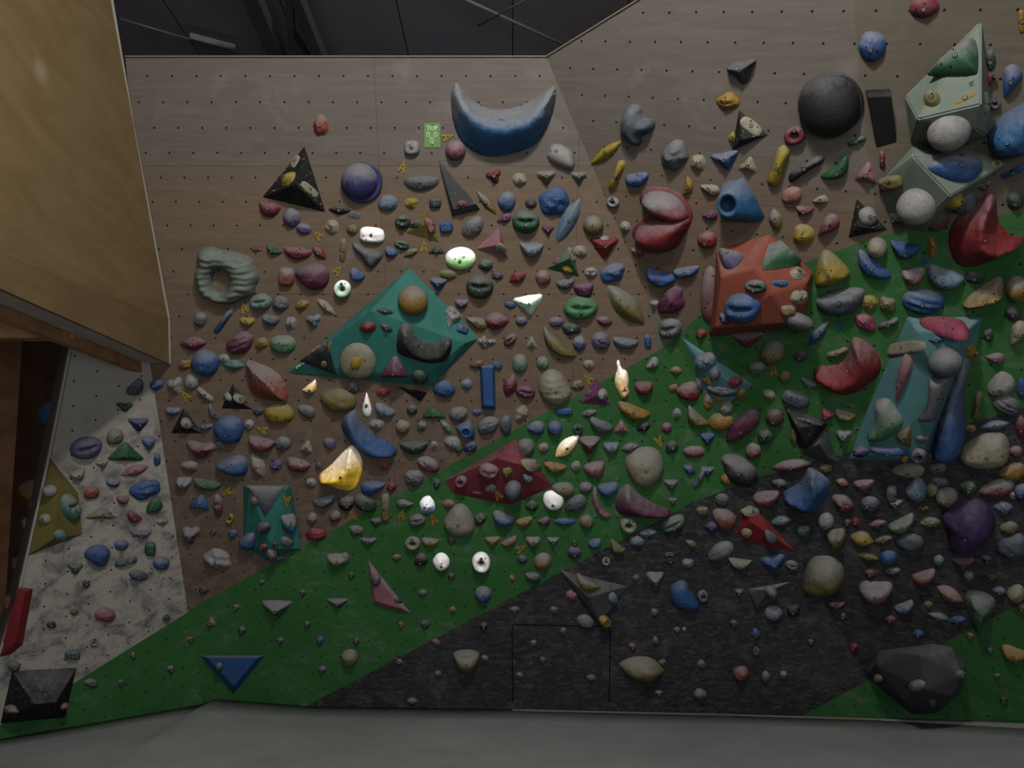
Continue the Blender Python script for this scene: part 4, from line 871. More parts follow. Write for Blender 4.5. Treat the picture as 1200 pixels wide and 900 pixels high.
# ------------------------------------------------------------------ all the other holds
# kind x y w h rot colour chalk
DATA = """
r 376 147 20 25 0 orange 4|d 316 243 26 18 -12 dred 3|o 342 255 20 23 20 violet 6|o 356 268 18 13 -10 violet 5|r 389 265 16 17 -30 cream 2|t 301 291 13 8 0 orange 0|c 321 292 21 12 -28 green 2|d 349 295 33 16 -8 dred 4|w 374 296 22 11 -42 dred 3
z 346 189 17 7 62 cream 0|w 338 210 24 11 45 yellow 0|z 363 222 26 9 -42 cream 0|w 398 246 26 10 -5 black 3|q 483 173 20 19 0 white 3|s 534 176 24 24 0 rose 5|d 494 212 44 18 0 grey 2|w 541 239 14 9 10 dred 3
m 579 206 20 17 20 dred 1|o 609 210 17 15 0 cream 2|o 455 238 24 19 5 lblue 4|r 482 238 15 13 0 yellow 1|q 510 238 15 13 0 dgreen 3|w 570 237 35 10 -50 olive 6|o 594 236 21 24 0 blue 6|f 591 256 18 12 200 purple 3|j 472 260 18 18 0 dgreen 4
q 523 266 17 15 10 blue 2|o 554 266 29 20 42 grey 5|e 487 263 14 8 30 dgreen 5|y 503 264 19 10 -65 rose 2|z 415 252 16 8 -10 grey 3|j 471 287 18 11 -15 dgreen 4|b 458 295 16 14 -30 blue 4|w 482 296 20 9 25 olive 5|t 512 293 18 10 0 dgreen 3|q 402 293 8 30 -3 olive 5|o 413 269 14 12 0 olive 2
z 587 291 14 10 -40 cream 0|w 586 292 12 4 0 yellow 0|q 436 275 31 19 -6 Bwhite 5|v 640 208 23 20 0 olive 6|v 678 208 19 17 0 grey 5|o 622 238 14 12 0 dgrey 2|r 652 236 37 33 0 blue 2|w 666 258 62 19 62 lblue 4|j 616 260 32 28 0 green 4|m 642 269 15 13 0 purple 1
s 695 264 24 24 0 olive 6|v 708 289 32 28 0 red 1|o 708 283 15 14 0 white 2|o 680 294 16 13 -15 cream 3|c 623 290 28 24 0 lblue 6|z 671 298 18 7 -70 cream 2|w 665 316 14 7 -20 yellow 1|z 651 307 9 5 0 pink 3
w 711 178 46 13 38 yellow 0|y 723 205 39 16 68 yellow 2|b 747 209 28 20 8 blue 4|h 719 236 15 12 -20 white 2|r 733 266 13 13 0 white 2|f 747 295 17 11 150 dred 5|r 789 182 36 34 30 grey 4|r 818 190 20 19 0 cream 2|v 851 187 32 24 10 blue 5|t 878 192 20 21 -12 cream 1
y 913 194 52 28 72 yellow 2|y 944 197 50 19 33 black 4|h 932 158 26 21 15 dred 3|c 981 197 40 22 40 green 1|f 832 221 24 15 160 cream 3|b 806 218 22 14 80 mustard 1|f 832 252 18 14 180 purple 1|o 928 229 25 20 20 salmon 3|f 961 234 19 12 190 cream 2|c 943 245 22 14 -5 dred 4
w 909 257 28 16 -75 olive 6|r 941 274 25 24 0 yellow 3|f 970 265 32 22 225 dred 5|o 829 281 24 20 -10 red 4|r 852 118 27 20 10 mustard 1|z 880 148 30 15 -38 cream 0|r 858 161 10 12 0 yellow 2|y 1004 165 23 12 25 green 3|o 1022 54 33 35 20 blue 5|o 1083 8 34 26 10 dred 2
y 1034 187 22 12 90 red 3|t 1016 202 26 28 -10 rose 4|q 1045 214 26 18 10 olive 4|e 1119 196 62 33 -5 blue 6|o 1130 237 33 27 50 grey 3|w 1118 235 26 15 45 yellow 1|m 1154 218 18 14 20 rose 4|y 1187 201 30 14 27 blue 2|o 1190 235 20 22 0 dgreen 3|o 1100 258 30 15 45 tan 1|w 1051 255 20 9 -40 dgreen 3|o 1017 253 23 20 -40 white 5
s 1028 290 24 24 0 cream 4|c 1062 290 38 25 -8 blue 1|b 1092 290 25 14 90 mustard 0|o 1092 115 20 20 20 olive 5|z 1131 115 29 6 27 mustard 3|o 1161 70 12 26 0 dgreen 4|v 1158 93 11 15 0 red 3|f 1184 95 42 26 250 blue 5|q 1197 25 8 30 0 mustard 1|h 1166 121 14 14 0 grey 4|z 1155 120 9 26 5 sage 2|z 1168 192 14 10 0 cream 1
q 336 324 20 24 0 orange 7|e 367 323 40 32 -15 plum 4|e 362 322 24 16 -10 lgreen 3|j 306 354 26 20 10 mint 4|r 328 356 20 18 -20 grey 3|w 354 357 19 13 20 mustard 3|w 382 359 29 11 -40 cream 2|o 235 374 16 17 0 grey 4|y 263 375 36 13 55 blue 6|b 290 376 18 13 0 yellow 1|b 317 374 21 16 -15 slate 4|r 341 378 14 15 0 white 4
m 368 375 20 18 10 lblue 5|w 227 402 32 16 3 dred 4|k 282 402 34 24 30 plum 4|r 307 402 18 15 15 mustard 3|o 332 403 32 22 -5 lgreen 6|o 241 425 33 32 0 blue 4|r 217 427 17 12 0 mustard 2|w 274 427 26 13 -5 aqua 3|o 263 420 14 11 0 white 4
b 418 322 20 18 -40 blue 4|h 402 338 20 20 0 Bmint 5|o 540 303 36 27 -3 Bgreen 7|o 525 321 21 12 -5 olive 4|v 514 333 22 19 0 blue 5|j 562 336 34 28 -5 dgreen 4|r 569 310 15 15 0 dgreen 5|r 583 323 14 11 10 dgrey 3|w 607 325 21 15 25 red 2|b 541 355 16 13 0 navy 5|o 598 357 14 8 -10 blue 3
f 558 377 27 17 155 olive 6|w 581 376 32 20 0 dred 5|w 451 365 21 7 -8 dgrey 2|w 453 384 16 8 -28 dgrey 3|r 431 383 20 14 10 red 2|q 542 386 15 10 -20 blue 5|t 463 431 32 28 0 plum 5|o 492 441 19 14 -15 dgreen 3|z 371 410 16 6 35 cream 1|z 364 424 16 6 -10 cream 1|o 380 426 9 11 0 olive 4
r 425 424 10 12 0 yellow 0|y 571 400 22 10 0 white 3|v 620 356 32 25 10 Bmint 5|j 680 361 40 27 0 lgreen 2|o 636 325 18 19 0 orange 6|b 662 332 22 15 10 slate 4|d 684 337 25 19 5 plum 3|j 692 319 15 12 0 white 2|r 719 319 32 24 20 blue 5|b 774 324 37 22 -18 blue 3|b 804 318 32 16 10 blue 5|w 733 357 64 26 -47 olive 6
r 787 353 36 26 45 plum 3|t 767 357 13 14 180 white 3|j 786 384 27 25 10 grey 6|o 611 376 14 11 0 violet 5|o 652 377 18 12 5 violet 5|w 708 376 20 12 -10 dred 5|r 670 385 23 16 5 dgreen 3|c 653 403 50 20 -42 olive 5|o 679 402 16 18 0 blue 7|k 704 399 21 21 -10 violet 5|b 732 401 31 17 -8 slate 5|q 759 400 9 18 5 blue 3
t 623 401 13 18 0 cream 3|j 598 398 18 12 40 dred 5|m 566 400 12 17 30 cream 4|o 609 425 19 22 0 mint 5|o 636 425 15 15 30 mint 4|j 616 459 24 16 -10 plum 3|w 598 451 28 16 70 dred 4|f 558 427 17 11 190 dred 4|q 583 428 13 9 -20 blue 2|o 559 483 12 7 0 blue 3|o 690 427 14 11 0 cream 4|r 677 451 17 12 15 olive 4
r 547 450 13 13 0 lblue 5|o 520 455 27 21 -15 blue 3|o 450 458 18 12 5 orange 1|r 414 453 14 15 0 grey 5|o 397 469 43 27 -8 olive 3|f 430 474 28 12 92 Bwhite 4|b 451 480 26 17 -28 lblue 4|o 483 480 13 12 -20 dgreen 4|t 508 484 27 15 0 green 2|o 537 485 23 17 10 grey 5|r 442 497 17 13 -10 white 4|o 472 500 18 16 0 mustard 7
r 494 499 12 11 0 grey 4|w 523 500 20 9 -48 mint 4|k 572 498 28 19 28 grey 5|e 592 498 15 22 0 slate 4|d 485 522 32 18 0 dgreen 3|r 509 521 9 10 0 white 3|e 530 518 20 14 -15 white 5|f 538 525 12 10 0 green 2|o 551 523 17 13 0 navy 4|f 449 545 16 11 160 pink 2|k 502 544 28 16 -30 dred 7|k 485 559 24 18 -10 grey 5
c 261 502 3 3 0 blue 0|t 698 450 4 4 0 rose 0|o 706 462 11 14 0 white 5|z 690 461 7 9 -30 plum 4|b 754 453 23 21 0 dred 3|f 764 426 17 14 210 white 3|w 792 434 16 10 0 mustard 4|q 789 454 12 8 20 mustard 3|b 742 481 40 20 -22 mustard 3|r 611 484 22 15 42 cream 4|q 661 482 22 9 0 blue 2|w 690 484 20 9 12 grey 5
e 628 501 21 16 0 blue 6|s 650 501 18 17 0 blue 4|h 677 502 12 12 0 dgreen 4|b 704 498 30 19 -22 slate 5|t 728 500 17 16 0 salmon 4|w 754 500 18 11 25 black 3|o 781 501 13 12 0 dred 5|r 793 484 12 12 0 white 4|w 664 523 36 16 43 Bcream 6|v 690 521 25 26 0 dred 6|b 716 523 18 16 0 lblue 4|w 738 524 22 11 12 grey 5|r 787 523 16 16 0 dgreen 3
o 637 524 13 11 10 cream 4|b 650 546 27 14 -10 mustard 3|o 675 546 12 13 -30 cream 4|d 697 547 26 20 10 rose 5|o 616 525 20 24 -20 grey 5|w 622 545 26 14 -25 cream 3|r 594 553 14 14 0 olive 2|j 573 551 24 17 -5 rose 5|h 541 563 14 13 0 rose 4|s 601 573 21 20 0 slate 4|b 618 560 12 10 -20 lblue 3|e 575 572 13 9 15 cream 3
r 826 423 28 22 0 lblue 6|o 838 439 12 14 -25 grey 4|o 862 447 17 13 0 red 4|d 847 457 36 12 -8 slate 4|o 851 477 15 17 -20 white 4|k 830 470 12 20 -10 mustard 6|r 819 452 12 20 0 slate 5|e 806 458 28 22 0 red 6|e 868 461 14 10 30 mustard 3
j 871 361 44 34 0 blue 3|e 868 352 32 14 8 white 3|j 886 336 26 16 -8 dgreen 5|e 914 332 21 8 -3 sky 3|r 934 320 17 13 0 cream 2|r 936 348 20 17 25 cream 2|q 923 364 18 14 0 mustard 6|s 933 376 24 22 0 grey 6|w 849 373 18 9 -50 navy 4|t 875 398 36 22 180 dred 5|w 900 386 26 7 5 dred 2|o 832 345 22 66 0 rose 6|r 836 322 10 14 0 rose 5
d 985 350 58 32 12 slate 5|w 959 391 38 12 50 blue 6|w 822 391 14 12 20 red 2|o 906 413 28 30 -40 olive 6|o 938 417 17 12 10 dgrey 3|y 981 413 26 13 20 olive 5|o 887 431 22 15 0 grey 5|o 920 441 15 14 0 olive 3|c 949 448 22 11 -18 grey 4|o 901 462 16 11 -20 cream 3|q 932 467 36 17 -22 slate 3
b 1023 312 48 23 -38 blue 4|b 1071 322 28 24 10 rose 6|b 1107 324 44 30 -20 lblue 4|r 1142 325 21 16 0 dgrey 4|s 1192 338 28 30 0 mustard 6|k 1082 353 48 30 -5 blue 4|r 1019 354 18 17 0 yellow 3|r 1039 356 22 18 -20 olive 5|r 1187 367 20 18 -10 dgrey 3|r 1013 377 28 18 -30 pink 3|y 1041 379 26 13 20 dgrey 5
z 1059 408 52 16 8 cream 1|w 1098 398 20 8 0 sky 2|r 1127 429 9 9 0 rose 3|f 1058 443 58 18 255 rose 5|t 1059 511 25 22 90 olive 4|q 1081 514 17 8 0 grey 4|r 1008 529 20 13 -10 navy 5|y 1041 527 46 13 -5 blue 4|h 1077 532 19 16 0 violet 5|o 1060 538 10 7 0 mustard 3|o 1089 536 7 11 -15 rose 3|r 1137 411 13 19 10 mustard 1
f 1192 390 32 24 240 cream 3|f 1166 419 22 15 170 rose 4|e 1158 392 12 15 0 dgreen 4|e 1172 451 36 26 25 white 4|o 1197 455 12 26 0 blue 2|k 1180 474 34 22 -20 grey 4|y 1145 475 33 17 82 olive 4|o 1196 500 13 26 0 dred 4|o 1137 502 14 9 0 mustard 0|w 1166 498 34 11 10 lblue 4|e 1190 528 16 12 0 rose 4|e 1186 553 32 19 10 mustard 4|e 1064 551 38 16 0 cream 5|k 1099 549 22 12 10 grey 4
c 816 488 32 20 -42 olive 6|o 844 494 31 20 0 mustard 3|e 870 500 52 22 42 plum 3|o 908 489 22 20 0 brown 3|r 897 511 20 17 20 dgreen 3|v 829 514 18 18 0 blue 2|o 813 529 26 14 0 red 7|o 883 528 19 18 -30 red 7|t 968 485 19 18 30 pink 0|b 990 486 25 15 -15 olive 6|m 989 510 20 17 0 lblue 6|o 931 511 10 20 0 olive 2|w 948 494 34 6 -15 slate 3
w 928 545 48 14 8 dred 7|w 808 550 17 10 -30 blue 4|y 820 559 28 12 60 lblue 5|v 829 552 16 13 0 blue 5|e 851 561 13 14 0 mustard 3|w 914 566 20 10 -10 dgrey 5|t 786 568 17 16 180 grey 4|t 788 587 12 10 180 grey 4|k 846 585 16 14 0 grey 3|q 823 598 15 10 0 olive 4|r 968 549 14 10 0 olive 4
b 158 454 25 18 45 slate 4|m 146 476 22 12 0 green 1|v 162 497 24 18 0 navy 3|e 134 512 22 18 30 olive 6|j 101 525 38 26 15 violet 3|t 147 530 39 24 0 green 1|f 174 519 17 19 -90 blue 5|r 184 538 9 16 0 blue 3|v 120 544 16 12 10 cream 2|c 91 554 20 16 20 cream 3|w 158 551 34 12 18 rose 3|b 133 565 17 13 10 navy 6|r 170 573 33 22 15 blue 2|r 183 451 17 14 20 blue 3
o 57 485 16 30 -15 blue 3|e 37 575 20 26 10 mustard 5
m 206 451 19 22 20 white 3|o 225 447 17 17 0 white 3|y 241 462 24 11 -40 white 3|o 280 467 15 10 -30 cream 2|e 267 465 8 11 20 white 3|o 218 496 14 12 -30 cream 4|b 203 481 18 12 -5 blue 6|c 251 483 24 10 -55 slate 4|o 269 503 36 33 0 blue 3|y 242 500 15 10 10 blue 5|o 292 497 12 12 0 white 3|r 303 482 14 9 10 dgrey 3
o 327 484 35 23 0 yellow 3|e 359 481 23 14 -25 grey 4|c 364 453 19 14 40 Bcream 4|b 306 519 32 22 -15 dred 5|r 331 519 20 16 0 grey 5|t 360 523 15 16 -10 white 3|e 386 519 17 13 -35 violet 3|m 236 525 40 22 -8 dred 5|r 258 522 11 11 0 mint 4|f 272 545 40 29 180 blue 5|w 302 545 30 16 -60 cream 3|r 324 545 17 12 10 violet 2|d 350 543 29 18 -18 dred 6
r 374 545 9 9 0 violet 2|e 222 546 21 12 -10 orange 8|b 216 564 19 17 0 white 4|b 243 567 34 15 -10 green 3|o 365 565 13 10 -20 white 3|t 235 588 23 21 -10 blue 4|j 256 592 11 27 8 dred 6|h 270 607 9 12 -20 yellow 3|m 224 625 22 22 0 dred 9|r 250 624 8 6 0 brown 2|o 273 625 11 10 0 blue 3|r 255 654 34 22 -20 white 4|r 239 691 12 9 -10 dgreen 3
o 299 587 9 11 0 olive 4|o 309 618 15 14 0 dgrey 4|b 338 611 19 27 5 blue 7|e 291 634 17 20 0 blue 5|o 309 641 9 8 -20 red 3|o 336 634 16 12 0 grey 4|o 319 648 13 10 0 cream 4|w 324 655 18 7 10 blue 6|r 322 638 9 7 0 dgreen 3
b 380 587 27 15 15 slate 4|o 366 607 12 13 -20 olive 7|o 393 605 14 14 -20 dred 6|r 371 626 25 16 5 red 2|b 396 654 26 18 0 olive 7|r 407 589 20 18 0 black 5|o 428 589 29 20 -28 dgreen 4|q 452 595 11 36 0 olive 6|f 438 570 30 21 15 blue 3|w 459 570 13 11 15 red 2|r 512 567 9 12 0 dgreen 4|f 475 590 20 12 0 grey 5
r 500 591 18 20 -30 Bblue 8|j 489 609 21 14 10 grey 4|r 441 611 14 10 0 dgrey 4|r 417 621 19 12 -5 grey 4|o 526 590 14 10 0 rose 4|r 563 608 15 13 0 dgreen 4|b 590 607 26 20 -20 blue 6|m 432 634 20 12 0 violet 4|h 484 635 19 15 0 cream 5|b 504 634 21 12 -5 olive 5|r 529 633 9 8 0 brown 4|o 465 653 11 8 0 tan 4
e 493 656 17 14 30 black 4|o 517 658 19 20 10 Bwhite 3|h 564 657 21 23 25 Bwhite 2|v 577 634 19 14 0 mustard 4|b 597 634 19 11 25 rose 5|r 529 675 8 8 0 dgrey 3|w 495 694 12 8 0 grey 4|o 566 696 20 19 0 blue 6|o 441 680 11 14 -20 slate 3|w 467 704 10 5 -20 dgrey 3|o 404 654 12 14 0 grey 5
e 660 573 27 17 -10 olive 6|o 686 571 16 13 10 grey 6|b 712 572 26 20 10 blue 4|o 648 586 25 22 -20 Bwhite 2|e 674 590 28 18 25 slate 4|r 623 592 15 13 0 dgreen 4|b 614 610 21 12 15 mustard 4|f 637 610 15 12 180 plum 4|w 661 611 28 9 0 blue 3|o 687 611 16 17 0 olive 5|h 736 614 20 17 -20 cream 5|r 760 624 17 10 0 lblue 6|r 746 634 17 14 0 blue 7
j 788 614 30 17 30 green 6|b 625 633 17 14 0 rose 6|v 648 634 15 12 0 lblue 5|r 673 636 8 7 0 dgrey 3|o 673 647 17 14 0 navy 4|b 697 636 17 14 15 blue 4|c 723 640 20 15 -35 olive 5|o 636 657 21 19 10 mustard 7|r 612 655 11 10 0 dgrey 4|f 624 675 20 14 160 dgreen 5|h 710 657 10 9 0 cream 4|r 746 677 8 8 0 grey 3|v 767 680 20 26 0 grey 6
c 688 683 33 20 -30 olive 7|r 669 698 15 12 -30 pink 5|e 718 701 11 14 20 lblue 4|h 707 726 12 11 30 yellow 1|o 686 728 22 15 -15 grey 4|r 785 657 12 8 0 dgreen 4
b 898 582 32 22 8 red 6|w 987 565 16 9 -20 salmon 4|r 989 590 28 18 -30 dred 6|e 848 607 30 22 -35 orange 6|w 834 617 19 12 0 navy 3|o 875 624 14 10 -10 cream 2|b 903 628 18 13 -35 slate 4|r 880 599 21 12 0 cream 4|w 915 610 25 11 5 lblue 4|q 942 622 16 13 0 green 5|o 968 610 19 19 30 white 5|b 980 628 22 28 0 olive 5|w 1010 631 28 18 -15 yellow 4|o 993 612 9 8 0 dred 2
e 844 646 34 19 30 grey 6|c 866 658 28 16 -10 olive 6|m 906 658 30 20 10 blue 3|j 928 662 16 11 -15 grey 4|h 823 697 13 13 0 grey 4|v 866 694 11 10 0 dred 4|r 806 660 13 11 0 mustard 7|w 810 637 16 8 -28 olive 3|s 903 692 14 12 0 grey 5|o 906 718 20 18 0 lblue 7|r 930 716 16 14 20 black 2|h 784 651 11 9 0 dgreen 4
d 1012 566 24 12 5 rose 5|q 1045 578 14 20 0 grey 4|k 1019 590 22 18 0 slate 4|v 1049 590 18 12 0 cream 4|e 1073 574 26 26 20 lblue 4|o 1109 582 27 24 0 olive 8|o 1092 574 16 16 0 olive 5|r 1100 565 20 10 0 grey 5|r 1135 572 22 18 0 green 4|e 1168 572 44 19 12 red 8|o 1196 575 18 18 0 blue 6|d 1082 595 12 6 0 mustard 2
b 1057 613 34 20 25 lgreen 8|w 1028 613 22 8 10 rose 4|r 1090 612 26 12 0 olive 6|r 1003 611 10 10 0 red 2|r 1175 594 22 14 0 lblue 5|e 1182 618 22 14 0 olive 5|e 1186 640 36 28 0 slate 3|o 1067 635 34 20 -5 slate 3|w 1035 632 24 8 12 olive 4|w 1017 652 28 8 -12 olive 3|o 1041 653 22 16 0 blue 2|o 1100 656 12 12 0 lblue 6|c 1129 657 26 14 0 dred 4
w 1157 655 16 8 -20 navy 4|w 1020 671 16 9 -15 dred 2|k 1047 669 18 8 5 grey 5|b 1083 675 28 20 15 red 6|o 1135 675 13 13 0 rose 6|r 1162 676 12 8 0 dred 2|b 1027 690 40 29 0 rose 7|w 1113 696 36 16 -30 salmon 5|w 1171 692 18 10 -10 violet 4|e 1190 695 22 20 0 cream 4|b 1060 710 24 15 20 lblue 6|r 1088 708 10 8 0 olive 3|w 1100 722 26 8 -15 grey 6
r 1122 726 22 8 0 blue 2|w 1043 725 16 8 0 dred 2|w 1076 742 14 9 0 blue 2|o 1187 580 10 10 0 cream 3|z 1115 627 10 34 8 slate 5|b 980 708 18 8 0 salmon 3|o 1166 745 2 2 0 red 0|o 860 730 10 7 -20 dred 3|t 885 741 12 12 0 blue 4|h 886 762 8 8 0 grey 3|o 868 789 19 17 0 red 5|o 897 793 11 14 0 slate 5|q 918 790 9 9 0 olive 5
o 820 814 16 14 0 dgrey 5|r 1000 758 12 9 0 red 2|r 950 752 8 7 0 dgrey 3|r 988 722 8 7 0 slate 3|r 822 778 10 9 0 grey 5|b 1187 764 30 20 -20 mustard 3|o 1137 745 9 7 0 orange 2|r 1160 762 8 7 0 slate 3|r 1168 792 8 6 0 olive 3|r 1176 820 9 7 0 dgreen 3|r 1197 712 10 10 0 olive 3|r 1125 790 12 11 0 slate 3|o 1030 794 12 9 -20 olive 3|o 1075 803 20 14 10 grey 5|r 1092 822 10 8 0 slate 4
d 547 770 32 27 0 olive 6|w 752 783 54 30 -8 olive 5|o 410 770 20 19 0 olive 6|r 498 731 12 9 0 dgrey 3|r 470 732 8 7 0 tan 4|r 531 714 8 7 0 salmon 4|w 603 714 14 8 0 slate 4|r 649 714 9 9 0 grey 3|r 567 734 9 9 0 black 4|o 660 739 8 8 0 slate 4|r 511 752 9 7 -20 rose 4|r 625 753 8 7 0 rose 4|r 568 771 8 8 0 olive 4|r 609 791 9 7 0 grey 4
r 693 794 11 7 0 grey 4|w 741 757 11 8 -30 dred 4|r 776 776 8 7 0 grey 4|r 768 750 8 8 0 grey 4|w 483 821 13 7 0 grey 5|v 772 812 9 8 0 grey 4|r 418 751 8 8 0 dgreen 4|r 468 775 8 6 0 rose 3|r 513 789 8 7 0 grey 4|r 600 677 7 7 0 salmon 4|r 767 717 9 9 0 grey 4|r 793 738 9 7 0 dgreen 5|r 636 773 8 7 0 slate 3|r 802 737 5 5 0 white 5
v 325 712 34 22 0 slate 6|v 396 706 24 13 0 dgrey 5|r 277 711 9 7 0 tan 4|r 284 738 9 9 0 dgreen 4|r 329 750 8 9 0 slate 4|r 360 731 8 8 0 dgrey 4|r 375 750 9 9 0 blue 3|t 248 728 11 13 0 salmon 4|o 257 781 9 9 0 slate 4|w 378 784 11 8 0 slate 4|r 223 749 9 7 0 orange 2|r 307 682 7 6 0 dgrey 4|r 355 694 8 7 0 brown 4|r 412 674 8 8 0 dgrey 3
o 107 577 19 15 10 orange 3|t 119 602 33 14 0 olive 6|b 144 585 15 13 0 dred 4|e 180 593 21 15 35 green 2|b 157 605 18 14 -30 dred 3|w 190 611 16 9 0 cream 3|c 165 624 25 12 0 violet 4|o 142 638 17 13 0 blue 5|q 176 643 14 18 0 green 2|e 114 650 31 24 -10 blue 2|y 148 658 27 12 15 slate 2|o 189 660 20 16 0 blue 5|m 88 665 19 15 0 slate 3
o 162 674 23 13 -12 slate 3|r 101 684 10 8 0 dgrey 2|s 59 575 15 15 0 white 4|j 82 594 20 32 20 aqua 7|o 53 608 14 13 0 cream 4|o 70 627 17 13 0 aqua 4|o 30 613 7 14 0 white 3|o 19 660 8 17 0 rose 3|o 11 706 9 20 0 rose 3|o 123 720 25 17 0 pink 5|w 87 717 12 8 0 olive 1|e 60 732 12 8 0 dgreen 1|h 110 752 9 8 0 white 3|q 85 767 20 12 0 slate 3
h 195 724 9 8 0 dgrey 4|r 17 781 14 12 0 slate 4|w 14 831 17 10 -25 red 7|w 74 828 14 9 30 red 6|r 156 768 8 8 0 tan 4|r 200 784 9 9 0 dgrey 5|r 107 800 17 10 -20 tan 5|r 142 800 8 8 0 dgrey 4|o 37 592 6 10 0 grey 3
"""
random.seed(11)
for line in DATA.strip().split('\n'):
    for it in line.split('|'):
        k, x, y, w_, h_, r_, c_, ch = it.split()
        if float(w_) < 5 and float(h_) < 5: continue
        hold(k, float(x), float(y), float(w_), float(h_), float(r_), c_, int(ch))

# yellow heart of the flower hold and its petals stay with the flower
# ------------------------------------------------------------------ arrow markers
arrow_me = {}
def arrow(px, py, rot, color, size, label):
    M, tag, (jx, jy), cast = local(px, py); R = math.radians(rot); bm = bmesh.new()
    pts = [(0, 1), (.7, -.85), (.36, -1), (0, -.38), (-.36, -1), (-.7, -.85)]
    def pl(p, z):
        x, y = p[0] * size, p[1] * size; rx, ry = x * math.cos(R) - y * math.sin(R), x * math.sin(R) + y * math.cos(R); v = jx * rx + jy * ry
        return bm.verts.new((v.x, v.y, z))
    a = [pl(p, -.001) for p in pts]; b = [pl(p, .006) for p in pts]
    bm.faces.new(a[::-1]); bm.faces.new(b)
    for i in range(6): bm.faces.new((a[i], a[(i + 1) % 6], b[(i + 1) % 6], b[i]))
    o = link('arrow_marker', bm_mesh(bm, 'arrow_marker'), hold_mat(color, 0), None, None, M)
    add_s = bpy.data.objects.new('screw', SCREW); COL.objects.link(add_s); add_s.parent = o; add_s.location = (0, 0, .008)
    put_label(o, label, 'route marker', 'arrow markers screwed to the wall')
AR = [(372, 275, 50, 'yellow', 'pointing at the small blue-grey holds near the upper left speckled pyramid'), (525, 160, -75, 'yellow', 'beside the green TOP sign'), (472, 195, -20, 'yellow', 'under the white blocky hold left of the TOP sign'),
 (497, 288, 0, 'yellow', 'directly under the small yellow pyramid'), (396, 316, -35, 'yellow', 'above the bright mint ring hold'), (286, 360, 20, 'yellow', 'under the sage green sculpted ring hold'), (217, 463, 40, 'yellow', 'beside the white bone shaped hold'),
 (307, 503, 70, 'yellow', 'right of the large blue round hold at left'), (266, 577, 120, 'yellow', 'above the thin red and white hold left of the teal box'), (336, 588, 180, 'yellow', 'on the teal boxy volume'), (384, 408, 180, 'yellow', 'on the black pad of the teal diamond volume'),
 (412, 603, 10, 'mustard', 'under the black coiled hold on the lower left'), (471, 602, -12, 'mustard', 'left of the bright pale blue hold'), (508, 608, 25, 'mustard', 'just below the bright pale blue hold'), (688, 443, 50, 'yellow', 'at the tip of the small pink pyramid'),
 (772, 518, -160, 'yellow', 'above the large cream face-like hold'), (829, 445, 80, 'yellow', 'upper of two on the slanted pale teal volume'), (845, 469, -100, 'yellow', 'lower of two on the slanted pale teal volume'), (907, 433, 0, 'mustard', 'under the olive and white egg hold on green paint'),
 (985, 380, 0, 'blue', 'below the slate grey half-moon hold'), (1084, 307, 160, 'blue', 'under the blue crescent hold beside the red saddle hold'), (611, 642, -60, 'mustard', 'left of the mustard and grey hold above the black border'), (583, 579, 30, 'mustard', 'on the dark red volume')]
for x, y, r_, c_, lb in AR: arrow(x, y, r_, c_, 7.2, ('blue' if c_ == 'blue' else 'yellow') + ' plastic arrow marker ' + lb)

# ------------------------------------------------------------------ green TOP sign
M, tag, (jx, jy), cast = local(507, 158)
def pxq(x0, y0, x1, y1, z0, z1, bm):
    P = [cast(x0, y0), cast(x1, y0), cast(x1, y1), cast(x0, y1)]
    a = [bm.verts.new((p.x, p.y, z0)) for p in P]; b = [bm.verts.new((p.x, p.y, z1)) for p in P]
    bm.faces.new(a); bm.faces.new(b)
    for i in range(4): bm.faces.new((a[i], a[(i + 1) % 4], b[(i + 1) % 4], b[i]))
bm = bmesh.new(); pxq(497.3, 144.3, 516, 172.6, -.001, .004, bm)
sign = link('top_sign', bm_mesh(bm, 'top_sign'), flat_mat('lime_green_board', (76, 108, 62), .6, .2, .1, 30), None, None, M)
put_label(sign, 'lime green sign reading TOP left of the very large blue crescent', 'sign')
ink = flat_mat('pale_print', (150, 165, 140), .7, .1)
def text(s, px, py, size_px, parent, M, cast, mat, z=.006, rot=0):
    cu = bpy.data.curves.new('lettering', 'FONT'); cu.body = s; cu.align_x = 'CENTER'; cu.align_y = 'CENTER'; cu.size = 1; cu.extrude = .002; cu.offset = .012
    ob = bpy.data.objects.new('tmp', cu); COL.objects.link(ob); bpy.context.view_layer.update()
    me = bpy.data.meshes.new_from_object(ob.evaluated_get(bpy.context.evaluated_depsgraph_get())); bpy.data.objects.remove(ob)
    a, b = cast(px, py), cast(px + size_px, py); sc = (b - a).length
    R = Matrix.Rotation(math.radians(rot), 4, 'Z')
    me.transform(Matrix.Translation((a.x, a.y, z)) @ Matrix.Scale(sc * 1.35, 4) @ R)
    me.materials.clear()
    o = link('lettering', me, mat); o.parent = parent; return o
text('TOP', 506.5, 150.2, 4.9, sign, M, cast, ink, .0045)
bm = bmesh.new()
for x, y in ((502, 158), (510.5, 158), (506, 164.5)):
    s = 2.0
    for q in ((x - s, y - s, x + s, y - s + .6), (x - s, y + s - .6, x + s, y + s), (x - s, y - s, x - s + .6, y + s), (x + s - .6, y - s, x + s, y + s), (x - s - .6, y - s - 1.2, x + s, y - s - .7)): pxq(*q, .0041, .0052, bm)
for q in ((504, 161, 505.5, 161.6), (506.5, 166.5, 507.4, 168.6)): pxq(*q, .0041, .0052, bm)
o = link('printed_route', bm_mesh(bm, 'printed_route'), ink); o.parent = sign
for y in (146.5, 169.5):
    q = cast(506.7, y); s_ = bpy.data.objects.new('screw', SCREW); COL.objects.link(s_); s_.parent = sign; s_.location = (q.x, q.y, .005)
